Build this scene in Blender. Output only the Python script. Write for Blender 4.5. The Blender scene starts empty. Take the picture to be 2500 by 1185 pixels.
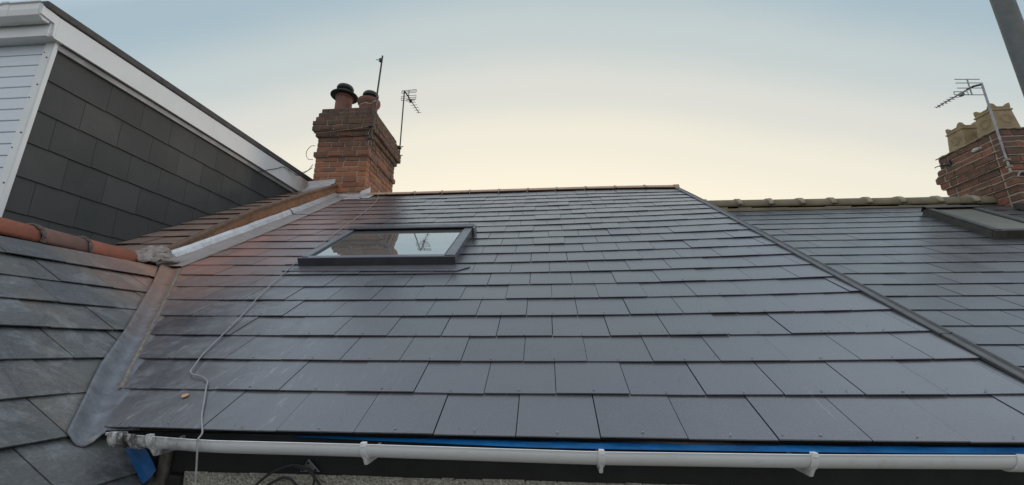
import bpy, math, random
from mathutils import Vector, Matrix
R = math.radians
sc = bpy.context.scene
col = sc.collection

# ------------------------------------------------------------------ camera
RW = ((0.996809, 0.079756, 0.00333), (-0.017373, 0.257477, -0.966128), (-0.077912, 0.962987, 0.258041))
CAM = Vector((0.11359, -1.6256, 0.2893))
cd = bpy.data.cameras.new('camera'); cam = bpy.data.objects.new('camera', cd); col.objects.link(cam)
m3 = Matrix((RW[0], [-q for q in RW[1]], [-q for q in RW[2]])).transposed()
cam.matrix_world = Matrix.Translation(CAM) @ m3.to_4x4()
cd.sensor_fit = 'HORIZONTAL'; cd.sensor_width = 36.0; cd.lens = 14.713
cd.clip_start = 0.02; cd.clip_end = 4000
sc.camera = cam

# ------------------------------------------------------------------ sky and sun
SUN_AZ, SUN_EL = R(-2), R(6)              # right of straight ahead (+Y), just behind the ridge
w = bpy.data.worlds.new('World'); sc.world = w; w.use_nodes = True
nt = w.node_tree; N = nt.nodes; LK = nt.links
for n in list(N): N.remove(n)
def srgb(r, g, b):
    f = lambda c: (c/255/12.92) if c/255 <= .04045 else ((c/255+.055)/1.055)**2.4
    return (f(r), f(g), f(b), 1)
def wmath(op, a, b=None):
    n = N.new('ShaderNodeMath'); n.operation = op
    for i, v in enumerate((a, b)):
        if v is None: continue
        if isinstance(v, (int, float)): n.inputs[i].default_value = v
        else: LK.new(v, n.inputs[i])
    return n.outputs[0]
tc = N.new('ShaderNodeTexCoord'); sp = N.new('ShaderNodeSeparateXYZ'); LK.new(tc.outputs['Generated'], sp.inputs[0])
gx, gy = math.sin(SUN_AZ), math.cos(SUN_AZ)
along = wmath('ADD', wmath('MULTIPLY', sp.outputs[0], gx), wmath('MULTIPLY', sp.outputs[1], gy))
cosel = wmath('SQRT', wmath('MAXIMUM', wmath('SUBTRACT', 1.0, wmath('MULTIPLY', sp.outputs[2], sp.outputs[2])), 0.0))
e = wmath('ADD', sp.outputs[2], wmath('MULTIPLY', wmath('SUBTRACT', cosel, along), 0.80))
nz = N.new('ShaderNodeTexNoise'); nz.inputs['Scale'].default_value = 2.2; nz.inputs['Detail'].default_value = 5
mpw = N.new('ShaderNodeMapping'); mpw.inputs['Scale'].default_value = (1, 1, 3.2); mpw.inputs['Rotation'].default_value = (0, R(12), 0)
LK.new(tc.outputs['Generated'], mpw.inputs[0]); LK.new(mpw.outputs[0], nz.inputs['Vector'])
e = wmath('ADD', e, wmath('MULTIPLY', wmath('SUBTRACT', nz.outputs[0], 0.5), 0.035))
e = wmath('DIVIDE', e, 1.6)
ramp = N.new('ShaderNodeValToRGB'); LK.new(e, ramp.inputs[0]); cr = ramp.color_ramp; cr.interpolation = 'EASE'
stops = [(0.0, srgb(250, 214, 180)), (0.22, srgb(255, 236, 208)), (0.37, srgb(255, 245, 222)), (0.49, srgb(241, 236, 219)),
         (0.58, srgb(222, 222, 215)), (0.67, srgb(198, 208, 208)), (0.77, srgb(168, 189, 200)), (0.88, srgb(170, 184, 197)), (1.1, srgb(174, 186, 200)), (1.6, srgb(198, 201, 206))]
cr.elements[0].position = 0; cr.elements[0].color = stops[0][1]
cr.elements[1].position = 1; cr.elements[1].color = stops[-1][1]
for p, c in stops[1:-1]:
    el = cr.elements.new(p/1.6); el.color = c
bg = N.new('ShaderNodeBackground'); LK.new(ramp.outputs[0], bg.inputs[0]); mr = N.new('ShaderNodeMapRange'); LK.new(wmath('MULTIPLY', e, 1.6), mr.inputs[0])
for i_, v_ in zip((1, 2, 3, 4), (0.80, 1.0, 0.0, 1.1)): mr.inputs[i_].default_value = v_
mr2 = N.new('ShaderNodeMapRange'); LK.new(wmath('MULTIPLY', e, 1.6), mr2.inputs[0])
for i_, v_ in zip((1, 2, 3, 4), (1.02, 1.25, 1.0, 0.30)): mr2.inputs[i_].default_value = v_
LK.new(wmath('ADD', wmath('MULTIPLY', mr.outputs[0], mr2.outputs[0]), 1.0), bg.inputs[1])   # extra strength for the unseen sky above and behind, added to light facing surfaces
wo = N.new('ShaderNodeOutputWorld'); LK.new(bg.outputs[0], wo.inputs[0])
sd = bpy.data.lights.new('sun', 'SUN'); sd.energy = 0.5; sd.angle = R(12); sd.color = (1.0, 0.80, 0.60)
sun = bpy.data.objects.new('sun', sd); col.objects.link(sun)
dirv = Vector((math.sin(R(48))*math.cos(R(12)), math.cos(R(48))*math.cos(R(12)), math.sin(R(12))))
sun.rotation_euler = dirv.to_track_quat('Z', 'Y').to_euler()
sun.location = (20, 60, 20)
sc.view_settings.view_transform = 'Standard'; sc.view_settings.look = 'None'
sc.view_settings.exposure = 0.0; sc.view_settings.gamma = 1.0
sc.render.film_transparent = False
sc.cycles.max_bounces = 6
try: sc.cycles.use_denoising = True
except Exception: pass

# ------------------------------------------------------------------ helpers
class MB:
    def __init__(s): s.v = []; s.f = []; s.smooth = False
    def quad(s, *p):
        b = len(s.v); s.v += [Vector(q) for q in p]; s.f.append(tuple(range(b, b+len(p))))
    def box(s, a, b, rot=None, c=None):
        x0, y0, z0 = a; x1, y1, z1 = b
        P = [Vector(q) for q in ((x0,y0,z0),(x1,y0,z0),(x1,y1,z0),(x0,y1,z0),(x0,y0,z1),(x1,y0,z1),(x1,y1,z1),(x0,y1,z1))]
        if rot is not None:
            c = Vector(c) if c is not None else sum(P, Vector())/8
            P = [c + rot @ (q-c) for q in P]
        s.hexa(P)
    def hexa(s, P):
        b = len(s.v); s.v += [Vector(q) for q in P]
        for f in ((0,3,2,1),(4,5,6,7),(0,1,5,4),(1,2,6,5),(2,3,7,6),(3,0,4,7)): s.f.append(tuple(b+i for i in f))
    def prism(s, poly, off):   # poly: list of points (counter-clockwise seen from +off side), extruded by off
        b = len(s.v); n = len(poly); s.v += [Vector(q) for q in poly] + [Vector(q)+Vector(off) for q in poly]
        s.f.append(tuple(range(b+n-1, b-1, -1))); s.f.append(tuple(range(b+n, b+2*n)))
        for i in range(n): j = (i+1) % n; s.f.append((b+i, b+j, b+n+j, b+n+i))
    def tube(s, pts, r, n=8, caps=True):
        pts = [Vector(p) for p in pts]
        rs = r if isinstance(r, (list, tuple)) else [r]*len(pts)
        t0 = (pts[1]-pts[0]).normalized(); up = Vector((0,0,1)) if abs(t0.z) < .9 else Vector((1,0,0))
        nn = t0.cross(up).normalized(); b0 = len(s.v)
        for i, p in enumerate(pts):
            t = (pts[min(i+1, len(pts)-1)]-pts[max(i-1, 0)]).normalized()
            nn = (nn - t*nn.dot(t)).normalized(); bb = t.cross(nn)
            for k in range(n):
                a = 2*math.pi*k/n; s.v.append(p + (nn*math.cos(a)+bb*math.sin(a))*rs[i])
        for i in range(len(pts)-1):
            for k in range(n):
                a = b0+i*n+k; c = b0+i*n+(k+1) % n; s.f.append((a, c, c+n, a+n))
        if caps:
            s.f.append(tuple(b0+k for k in range(n))[::-1]); s.f.append(tuple(b0+(len(pts)-1)*n+k for k in range(n)))
    def lathe(s, prof, c, n=28, squash=None):   # prof: (r, z)
        b = len(s.v); c = Vector(c)
        for r, z in prof:
            for k in range(n):
                a = 2*math.pi*k/n; s.v.append(c+Vector((r*math.cos(a), r*math.sin(a), z)))
        for i in range(len(prof)-1):
            for k in range(n):
                a = b+i*n+k; d = b+i*n+(k+1) % n; s.f.append((a, d, d+n, a+n))
        s.f.append(tuple(b+k for k in range(n))[::-1]); s.f.append(tuple(b+(len(prof)-1)*n+k for k in range(n)))
    def grid(s, rows, closed=False):
        b = len(s.v); m = len(rows[0])
        for r in rows: s.v += [Vector(q) for q in r]
        for i in range(len(rows)-1):
            for k in range(m-1): s.f.append((b+i*m+k, b+i*m+k+1, b+(i+1)*m+k+1, b+(i+1)*m+k))
    def build(s, name, mat, parent=None, smooth=False, bevel=0, label=None, solid=0):
        off = world_loc(parent) if parent else Vector((0,0,0))
        base = sum(s.v, Vector())/max(1, len(s.v)) if parent is None else off
        if parent is None:
            base.z = min(q.z for q in s.v)
        me = bpy.data.meshes.new(name); me.from_pydata([tuple(q-base) for q in s.v], [], s.f); me.update()
        me.materials.append(mat)
        if smooth:
            for p in me.polygons: p.use_smooth = True
            try: me.set_sharp_from_angle(angle=R(42))
            except Exception: pass
        o = bpy.data.objects.new(name, me); col.objects.link(o)
        if parent: o.parent = parent
        else: o.location = base
        if solid:
            md = o.modifiers.new('solid', 'SOLIDIFY'); md.thickness = solid; md.offset = -1
        if bevel:
            md = o.modifiers.new('bevel', 'BEVEL'); md.width = bevel; md.segments = 2; md.limit_method = 'ANGLE'; md.angle_limit = R(40)
        if label: o['label'] = label
        return o
def world_loc(o):
    p = Vector(o.location)
    while o.parent: o = o.parent; p += Vector(o.location)
    return p
def tag(o, label=None, cat=None, group=None, kind=None):
    if label: o['label'] = label
    if cat: o['category'] = cat
    if group: o['group'] = group
    if kind: o['kind'] = kind
    return o
def thing(name, loc, label, cat, group=None):
    o = bpy.data.objects.new(name, None); o.empty_display_size = .1; col.objects.link(o); o.location = loc
    return tag(o, label, cat, group)
def copy_obj(o, delta, parent):
    c = o.copy(); col.objects.link(c); c.parent = parent; c.location = Vector(o.location)+Vector(delta)
    return c
def smooth_path(pts, per=8):
    pts = [Vector(p) for p in pts]; out = []
    P = [pts[0]*2-pts[1]] + pts + [pts[-1]*2-pts[-2]]
    for i in range(1, len(P)-2):
        a, b, c, d = P[i-1], P[i], P[i+1], P[i+2]
        for k in range(per):
            t = k/per
            out.append(.5*((2*b)+(c-a)*t+(2*a-5*b+4*c-d)*t*t+(3*b-a-3*c+d)*t**3))
    out.append(pts[-1]); return out

# ------------------------------------------------------------------ materials
class Mat:
    def __init__(s, name):
        s.m = bpy.data.materials.new(name); s.m.use_nodes = True; s.t = s.m.node_tree
        s.b = s.t.nodes['Principled BSDF']; s.N = s.t.nodes; s.L = s.t.links
        s.geo = s.N.new('ShaderNodeNewGeometry'); s.pos = s.geo.outputs['Position']; s.rnd = s.geo.outputs['Random Per Island']
    def noise(s, scale, detail=4, rough=.55, vec=None, scl=None, dist=0):
        n = s.N.new('ShaderNodeTexNoise'); n.inputs['Scale'].default_value = scale; n.inputs['Detail'].default_value = detail
        n.inputs['Roughness'].default_value = rough; n.inputs['Distortion'].default_value = dist
        v = vec or s.pos
        if scl:
            mp = s.N.new('ShaderNodeMapping'); mp.inputs['Scale'].default_value = scl[:3]
            if len(scl) > 3: mp.inputs['Rotation'].default_value = scl[3]
            s.L.new(v, mp.inputs[0]); v = mp.outputs[0]
        s.L.new(v, n.inputs['Vector']); return n.outputs[0]
    def ramp(s, f, stops):
        n = s.N.new('ShaderNodeValToRGB'); s.L.new(f, n.inputs[0]); c = n.color_ramp
        c.elements[0].position, c.elements[0].color = stops[0][0], stops[0][1]
        c.elements[1].position, c.elements[1].color = stops[-1][0], stops[-1][1]
        for p, q in stops[1:-1]: x = c.elements.new(p); x.color = q
        return n.outputs[0]
    def fr(s, f, a, b, c=0., d=1.):
        n = s.N.new('ShaderNodeMapRange'); s.L.new(f, n.inputs[0])
        for i, v in zip((1,2,3,4), (a,b,c,d)): n.inputs[i].default_value = v
        return n.outputs[0]
    def mix(s, f, a, b, mode='MIX'):
        n = s.N.new('ShaderNodeMix'); n.data_type = 'RGBA'; n.blend_type = mode
        for i, v in ((0, f), (6, a), (7, b)):
            if isinstance(v, (int, float)): n.inputs[i].default_value = v
            elif isinstance(v, tuple): n.inputs[i].default_value = v if len(v) == 4 else v+(1,)
            else: s.L.new(v, n.inputs[i])
        return n.outputs[2]
    def math(s, op, a, b=0., c=None):
        n = s.N.new('ShaderNodeMath'); n.operation = op
        for i, v in enumerate((a, b, c)):
            if v is None: continue
            if isinstance(v, (int, float)): n.inputs[i].default_value = v
            else: s.L.new(v, n.inputs[i])
        return n.outputs[0]
    def xyz(s, vec=None):
        n = s.N.new('ShaderNodeSeparateXYZ'); s.L.new(vec or s.pos, n.inputs[0]); return n.outputs
    def set(s, base=None, rough=None, metal=None, spec=None, ior=None):
        for k, v in (('Base Color', base), ('Roughness', rough), ('Metallic', metal), ('Specular IOR Level', spec), ('IOR', ior)):
            if v is None: continue
            if isinstance(v, (int, float)): s.b.inputs[k].default_value = v
            elif isinstance(v, tuple): s.b.inputs[k].default_value = v if len(v) == 4 else v+(1,)
            else: s.L.new(v, s.b.inputs[k])
        return s
    def bump(s, h, strength=.3, dist=.01):
        n = s.N.new('ShaderNodeBump'); n.inputs['Strength'].default_value = strength; n.inputs['Distance'].default_value = dist
        s.L.new(h, n.inputs['Height']); s.L.new(n.outputs[0], s.b.inputs['Normal']); return s

def simple(name, c1, c2, scale=12, rough=.6, metal=0., bump=.15, bs=60, spec=None, scl=None):
    m = Mat(name); f = m.noise(scale, 5, .6, scl=scl)
    m.set(m.mix(m.fr(f, .3, .7), c1, c2), m.fr(m.noise(scale*2.3, 3), .3, .7, rough-.08, rough+.08), metal, spec)
    if bump: m.bump(m.noise(bs, 5, .6), bump, .004)
    return m

M = {}
# new man-made slates of the middle roof: smooth, blue-grey, with brick dust beside the parapet and scuffs near the valley
m = Mat('new_slate')
x, y, z = m.xyz()
v = m.math('DIVIDE', y, .866)
base = m.mix(m.rnd, (.040, .040, .049), (.082, .082, .093))
cloud = m.noise(1.1, 4, .6)
base = m.mix(m.fr(cloud, .35, .7, 0, .55), base, (.10, .098, .102))
fine = m.noise(190, 3, .7)
base = m.mix(m.fr(fine, .38, .68, 0, .5), base, (.18, .175, .185))
# smears of handling dirt
sm = m.noise(5.5, 6, .72, dist=.6)
base = m.mix(m.math('MULTIPLY', m.fr(sm, .56, .74), .35), base, (.075, .075, .08))
# pale scuffs and dust near the valley (x from -3 to -0.9, low rows)
sc1 = m.noise(10, 10, .82, scl=(1.0, .6, 1, (0, 0, R(-38))), dist=.5)
near = m.math('MULTIPLY', m.fr(x, -.95, -2.0), m.fr(v, 2.4, .9))
base = m.mix(m.math('MULTIPLY', near, m.fr(sc1, .46, .62, 0, .7)), base, (.30, .31, .33))
base = m.mix(m.math('MULTIPLY', near, m.fr(m.noise(2.2, 5, .65), .45, .62, 0, .7)), base, (.034, .031, .040))
sc2 = m.noise(30, 8, .8, scl=(1.0, .18, .3, (0, 0, R(-30))))
base = m.mix(m.math('MULTIPLY', m.fr(x, -.2, -1.6), m.math('MULTIPLY', m.fr(v, 1.6, .2), m.fr(sc2, .57, .67, 0, .8))), base, (.42, .40, .41))
# thin drip marks
dr = m.noise(5, 6, .7, scl=(3.2, .35, .35))
base = m.mix(m.math('MULTIPLY', m.fr(v, 1.3, .2), m.fr(dr, .66, .74, 0, .35)), base, (.30, .30, .31))
# brick dust
dx = m.math('ADD', x, m.math('MULTIPLY', m.math('SUBTRACT', m.noise(1.6, 5, .65), .5), 1.1))
dust = m.math('MULTIPLY', m.fr(dx, -1.75, -2.9), m.math('MULTIPLY', m.fr(v, .95, 2.0), m.fr(v, 5.6, 3.6)))
dtex = m.fr(m.noise(9, 7, .7), .25, .65, .45, 1)
isl = m.fr(m.math('FRACT', m.math('MULTIPLY', m.rnd, 7.31)), 0, 1, .45, 1)
run = m.fr(m.noise(11, 7, .75, scl=(2.4, .5, .5)), .30, .66, .35, 1)
base = m.mix(m.math('MULTIPLY', m.math('MULTIPLY', m.math('MULTIPLY', dust, dtex), isl), m.math('MULTIPLY', run, .95)), base, (.52, .18, .095))
dust2 = m.math('MULTIPLY', m.fr(dx, -1.9, -3.0), m.math('MULTIPLY', m.fr(v, .1, .9), m.fr(v, 2.6, 1.4)))
base = m.mix(m.math('MULTIPLY', m.math('MULTIPLY', dust2, dtex), .5), base, (.42, .22, .15))
up = m.math('MULTIPLY', m.fr(v, 2.6, 5.0), .25)  # upper courses paler and warmer towards the ridge
base = m.mix(m.math('MULTIPLY', up, m.fr(m.noise(2.5, 5), .35, .6)), base, (.30, .25, .21))
rough = m.math('ADD', m.fr(m.noise(3.5, 5, .6), .3, .7, .25, .36), m.math('MULTIPLY', dust, .25))
rough = m.math('ADD', rough, m.math('MULTIPLY', m.math('SUBTRACT', m.rnd, .5), .10))
m.b.inputs['Coat Weight'].default_value = .45; m.b.inputs['Coat Roughness'].default_value = .30; m.b.inputs['Coat IOR'].default_value = 1.55
m.set(base, rough, 0, .85).bump(m.math('ADD', m.math('MULTIPLY', m.noise(160, 3, .7), .5), m.math('MULTIPLY', m.noise(14, 4, .5), .4)), .05, .003)
M['new_slate'] = m.m

m = Mat('neighbour_slate')
base = m.mix(m.rnd, (.058, .061, .068), (.092, .096, .100))
base = m.mix(m.fr(m.noise(1.7, 5), .4, .7, 0, .5), base, (.10, .105, .092))
base = m.mix(m.fr(m.noise(30, 6, .8), .55, .70, 0, .5), base, (.15, .155, .14))
base = m.mix(m.fr(m.noise(2.2, 6, .75, scl=(1, .5, .5)), .56, .70, 0, .5), base, (.045, .045, .05))
m.set(base, m.fr(m.noise(4, 4), .3, .7, .24, .36), 0, .75).bump(m.noise(40, 3, .5), .03, .003)
M['neighbour_slate'] = m.m

m = Mat('weathered_slate')   # rear wing: streaky, patchy
x, y, z = m.xyz()
base = m.ramp(m.rnd, [(0, (.080, .086, .086, 1)), (.3, (.12, .122, .112, 1)), (.55, (.085, .092, .10, 1)), (.8, (.135, .125, .108, 1)), (1, (.10, .105, .105, 1))])
base = m.mix(m.fr(m.noise(9, 7, .75), .42, .66, 0, .6), base, (.07, .07, .072))
st = m.noise(4.2, 8, .78, scl=(1.2, 1.6, 1.2), dist=.5)
base = m.mix(m.fr(st, .50, .66, 0, .6), base, (.27, .29, .30))
st2 = m.noise(3.1, 7, .75, scl=(1.3, 1.4, 1.2), dist=.4)
base = m.mix(m.fr(st2, .54, .70, 0, .40), base, (.26, .20, .145))
base = m.mix(m.fr(m.noise(2.6, 7, .72, scl=(1, 1.1, 2), dist=1), .54, .64, 0, .75), base, (.055, .055, .062))
base = m.mix(m.fr(m.noise(75, 5, .8), .50, .75, 0, .45), base, (.30, .29, .27))
dst = m.math('MULTIPLY', m.fr(y, .65, 1.45), m.fr(z, .3, .75))
base = m.mix(m.math('MULTIPLY', dst, m.fr(m.noise(7, 6, .7), .3, .65, .25, .85)), base, (.44, .20, .12))
m.set(base, m.fr(m.noise(6, 5), .3, .7, .36, .60), 0, .5).bump(m.math('ADD', m.noise(70, 5, .7), m.noise(9, 4)), .28, .006)
M['weathered_slate'] = m.m

m = Mat('left_slate')        # roof below the dormer, pinkish grey
base = m.mix(m.rnd, (.27, .19, .155), (.36, .25, .195))
base = m.mix(m.fr(m.noise(5, 6, .7), .4, .7, 0, .6), base, (.19, .15, .13))
m.set(base, .55, 0, .5).bump(m.noise(60, 5, .7), .2, .004)
M['left_slate'] = m.m

m = Mat('cheek_slate')
base = m.mix(m.rnd, (.050, .052, .050), (.074, .075, .072))
base = m.mix(m.fr(m.noise(2.2, 5), .4, .7, 0, .4), base, (.075, .078, .075))
base = m.mix(m.fr(m.noise(220, 2), .5, .7, 0, .3), base, (.10, .10, .10))
base = m.mix(m.fr(m.noise(6, 7, .75, scl=(1, 2.5, .6)), .55, .72, 0, .4), base, (.10, .105, .10))
base = m.mix(m.fr(m.noise(1.4, 5, .6), .45, .65, 0, .5), base, (.032, .040, .037))
m.set(base, .62, 0, .35).bump(m.noise(150, 4, .7), .15, .003)
M['cheek_slate'] = m.m

m = Mat('chimney_brick')
x, y, z = m.xyz()
base = m.ramp(m.rnd, [(0, (.25, .11, .068, 1)), (.25, (.40, .155, .08, 1)), (.5, (.21, .105, .072, 1)), (.72, (.46, .185, .09, 1)), (.9, (.17, .10, .075, 1)), (1, (.46, .14, .10, 1))])
base = m.mix(m.fr(m.noise(26, 6, .7), .35, .7, 0, .5), base, (.19, .125, .085))
soot = m.math('MULTIPLY', m.fr(m.math('ADD', z, m.math('MULTIPLY', m.noise(3.5, 6, .7), .9)), 3.75, 4.35), m.fr(m.noise(7, 5, .7), .25, .6, .45, .92))
base = m.mix(soot, base, (.085, .066, .052))
base = m.mix(m.math('MULTIPLY', soot, m.fr(m.noise(13, 6, .75), .52, .66, 0, .5)), base, (.19, .16, .105))
base = m.mix(m.fr(m.noise(60, 5, .8), .62, .75, 0, .5), base, (.42, .34, .26))
m.set(base, .86, 0, .25).bump(m.math('ADD', m.noise(90, 5, .75), m.noise(22, 4)), .6, .008)
M['brick'] = m.m
m = Mat('far_chimney_brick')
base = m.ramp(m.rnd, [(0, (.15, .095, .07, 1)), (.3, (.22, .115, .078, 1)), (.55, (.16, .10, .075, 1)), (.8, (.27, .13, .085, 1)), (1, (.36, .14, .095, 1))])
base = m.mix(m.fr(m.noise(14, 6, .7), .4, .7, 0, .6), base, (.065, .052, .042))
base = m.mix(m.fr(m.noise(48, 5, .8), .6, .75, 0, .5), base, (.30, .25, .19))
m.set(base, .88, 0, .25).bump(m.noise(60, 5, .75), .6, .008)
M['brick_far'] = m.m
m = Mat('mortar')
x, y, z = m.xyz()
base = m.mix(m.fr(m.noise(9, 5, .65), .3, .7), (.44, .35, .27), (.28, .21, .165))
base = m.mix(m.math('MULTIPLY', m.fr(m.math('ADD', z, m.math('MULTIPLY', m.noise(3.5, 6, .7), .9)), 3.8, 4.4), m.fr(m.noise(9, 5, .7), .35, .6, .2, .85)), base, (.14, .11, .09))
m.set(base, .9, 0, .25).bump(m.noise(110, 5, .75), .6, .005)
M['mortar'] = m.m
M['dark_mortar'] = simple('sooty_mortar', (.26, .21, .165), (.55, .46, .36), 5, .9, bump=.6, bs=110).m
M['grimy_mortar'] = simple('grimy_mortar', (.075, .065, .055), (.15, .13, .11), 30, .9, bump=.7, bs=80).m
M['mortar_fillet'] = simple('mortar_fillet', (.40, .35, .31), (.17, .14, .12), 22, .9, bump=1.0, bs=38).m

m = Mat('orange_render')    # parapet face: orange, turning buff at its lower end
x, y, z = m.xyz()
n1 = m.noise(6, 7, .7)
base = m.mix(m.fr(n1, .3, .65), (.48, .235, .115), (.33, .175, .105))
base = m.mix(m.math('MULTIPLY', m.fr(y, 2.55, 1.75), m.fr(m.noise(16, 6, .75), .35, .6, .4, 1)), base, (.42, .34, .20))
base = m.mix(m.fr(m.noise(20, 6, .8), .54, .66, 0, .9), base, (.17, .105, .065))
base = m.mix(m.fr(m.noise(48, 5, .8), .55, .66, 0, .6), base, (.50, .36, .22))
m.set(base, .85, 0, .25).bump(m.math('ADD', m.noise(38, 6, .8), m.noise(14, 5)), 1.0, .03)
M['render'] = m.m
M['coping'] = simple('mossy_coping', (.12, .085, .06), (.22, .13, .085), 18, .9, bump=.7, bs=60).m

m = Mat('lead')
base = m.mix(m.fr(m.noise(7, 6, .7, scl=(1, 1, 1)), .35, .68), (.58, .58, .58), (.82, .82, .81))
base = m.mix(m.fr(m.noise(18, 7, .8, scl=(2.2, 2.2, .7)), .55, .68, 0, .8), base, (.17, .18, .22))
x, y, z = m.xyz()
base = m.mix(m.math('MULTIPLY', m.fr(y, 1.9, 4.2), .55), base, (.27, .235, .225))
m.set(base, m.fr(m.noise(12, 4), .3, .7, .36, .6), .25, .5).bump(m.math('ADD', m.noise(26, 5, .6), m.noise(6, 3)), .35, .01)
M['lead'] = m.m
M['old_lead'] = simple('old_lead', (.20, .21, .22), (.36, .37, .38), 4, .5, metal=.2, bump=.3, bs=15).m
M['dusty_lead'] = simple('dusty_lead', (.30, .255, .235), (.38, .345, .33), 9, .55, metal=.15, bump=.3, bs=20).m
m = Mat('weathered_lead')    # valley trough
x, y, z = m.xyz()
base = m.mix(m.fr(m.noise(9, 7, .75, scl=(1, 1, .6)), .3, .7), (.12, .127, .14), (.235, .25, .275))
base = m.mix(m.fr(m.math('ADD', z, m.math('MULTIPLY', m.noise(8, 5), .35)), .5, 1.05), base, (.33, .19, .13))
base = m.mix(m.fr(m.noise(16, 8, .82), .52, .64, 0, .75), base, (.10, .092, .085))
base = m.mix(m.fr(m.noise(11, 8, .8), .60, .70, 0, .7), base, (.34, .31, .26))
m.set(base, m.fr(m.noise(14, 4), .3, .7, .38, .62), .35, .5).bump(m.math('ADD', m.noise(50, 5, .7), m.noise(9, 4)), .35, .008)
M['valley'] = m.m
m = Mat('valley_edge')
base = m.mix(m.fr(m.noise(24, 7, .8), .35, .65), (.16, .14, .12), (.36, .32, .26))
m.set(base, .8, 0, .3).bump(m.noise(55, 6, .8), .9, .01)
M['silt'] = m.m

m = Mat('terracotta')
base = m.ramp(m.rnd, [(0, (.33, .105, .062, 1)), (1, (.42, .15, .09, 1))])
base = m.mix(m.fr(m.noise(10, 6, .7), .45, .72, 0, .7), base, (.23, .10, .07))
base = m.mix(m.fr(m.noise(34, 6, .8), .60, .74, 0, .5), base, (.50, .33, .25))
m.set(base, .8, 0, .3).bump(m.noise(40, 6, .75), .45, .008)
M['terracotta'] = m.m
M['brown_tile'] = simple('brown_ridge_tile', (.25, .125, .09), (.17, .10, .08), 12, .8, bump=.45, bs=45).m
M['ridge_new'] = simple('pale_terracotta', (.46, .31, .215), (.37, .235, .165), 6, .7, bump=.25, bs=60).m
M['ridge_moss'] = simple('mossy_ridge_tile', (.25, .205, .135), (.15, .13, .085), 5, .88, bump=.6, bs=40).m
M['ridge_joint'] = simple('ridge_joint_mortar', (.40, .345, .24), (.25, .22, .155), 14, .88, bump=.6, bs=60).m

m = Mat('white_upvc')
base = m.mix(m.fr(m.noise(4, 5), .4, .75, 0, .35), (.78, .80, .79), (.60, .61, .59))
base = m.mix(m.fr(m.noise(40, 5, .8), .66, .75, 0, .4), base, (.32, .30, .27))
m.set(base, .34, 0, .5)
M['white'] = m.m
m = Mat('white_cladding')
m.set(m.mix(m.fr(m.noise(5, 4), .4, .7, 0, .4), (.72, .78, .83), (.63, .69, .74)), .38, 0, .5)
M['cladding'] = m.m
m = Mat('gutter_plastic')
x, y, z = m.xyz()
base = m.mix(m.fr(m.noise(3, 5), .4, .7, 0, .5), (.82, .83, .82), (.72, .73, .71))
grime = m.math('MULTIPLY', m.fr(x, -1.05, -1.38), m.fr(m.noise(24, 7, .75, scl=(1, 1, .5)), .40, .58))
base = m.mix(grime, base, (.10, .09, .08))
base = m.mix(m.math('MULTIPLY', m.fr(m.noise(16, 7, .75, scl=(1, 1, 2.0)), .54, .70), .2), base, (.30, .28, .25))
m.set(base, .42, 0, .45)
M['gutter'] = m.m
m = Mat('blue_membrane')
m.set(m.mix(m.fr(m.noise(14, 6, .7, scl=(.4, 1, 1)), .3, .7), (.004, .085, .28), (.014, .22, .58)), .45, 0, .4).bump(m.noise(18, 5), .5, .01)
M['blue'] = m.m
M['blue_dark'] = simple('dull_blue_membrane', (.006, .055, .16), (.012, .13, .36), 9, .5, bump=.3, bs=30).m
M['dark_underlay'] = simple('shade_underlay', (.016, .016, .018), (.028, .028, .028), 8, .9, bump=0).m  # near-black so the gaps between slates read as shaded
M['fascia_dark'] = simple('dark_fascia', (.007, .007, .007), (.014, .013, .012), 5, .7, bump=.2, bs=25).m
M['verge'] = simple('verge_trim', (.060, .060, .060), (.095, .093, .09), 9, .40, bump=.08, bs=60).m
M['anthracite'] = simple('anthracite_frame', (.050, .053, .058), (.075, .078, .085), 7, .36, metal=.3, bump=.03).m
M['frame_grey'] = simple('grey_sash', (.14, .145, .16), (.19, .19, .21), 9, .36, metal=.3, bump=.03).m
M['frame_old'] = simple('weathered_frame', (.034, .033, .027), (.07, .066, .052), 14, .62, bump=.35, bs=50).m
M['frame_black'] = simple('black_gasket', (.018, .02, .02), (.03, .032, .032), 9, .45, bump=0).m
M['edge_felt'] = simple('dark_roof_edge', (.060, .056, .058), (.10, .092, .085), 9, .8, bump=.5, bs=50).m
M['steel'] = simple('dull_steel', (.045, .043, .04), (.085, .08, .075), 20, .6, metal=.3, bump=.1).m
M['bright_steel'] = simple('galvanised_steel', (.34, .34, .36), (.20, .205, .21), 15, .42, metal=.7, bump=.1).m
M['pole'] = simple('scaffold_tube', (.12, .135, .13), (.17, .175, .165), 25, .62, metal=.2, bump=.2, bs=90).m
M['cowl'] = simple('sooty_cowl', (.020, .026, .025), (.04, .046, .042), 12, .6, bump=.2, bs=40).m
M['cable'] = simple('grey_cable', (.39, .385, .37), (.29, .28, .265), 30, .5, bump=0).m
M['cable_tan'] = simple('tan_cord', (.40, .29, .20), (.30, .22, .17), 30, .7, bump=0).m
M['cable_black'] = simple('black_cable', (.02, .02, .02), (.03, .03, .03), 30, .5, bump=0).m
M['strap'] = simple('white_strap', (.55, .52, .48), (.42, .38, .35), 30, .5, bump=0).m
M['buff'] = simple('buff_clay', (.38, .29, .16), (.25, .19, .11), 9, .85, bump=.35, bs=50).m
M['flaunching'] = simple('flaunching', (.36, .31, .21), (.24, .20, .14), 12, .9, bump=.7, bs=50).m
M['pot_dark'] = simple('sooted_pot', (.24, .105, .075), (.15, .075, .06), 8, .8, bump=.3, bs=40).m
M['leaf'] = simple('dry_leaf', (.55, .27, .10), (.62, .42, .25), 90, .8, bump=0).m
M['rivet'] = simple('bright_rivet', (.46, .45, .45), (.30, .29, .29), 90, .5, metal=.5, bump=0).m

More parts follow.
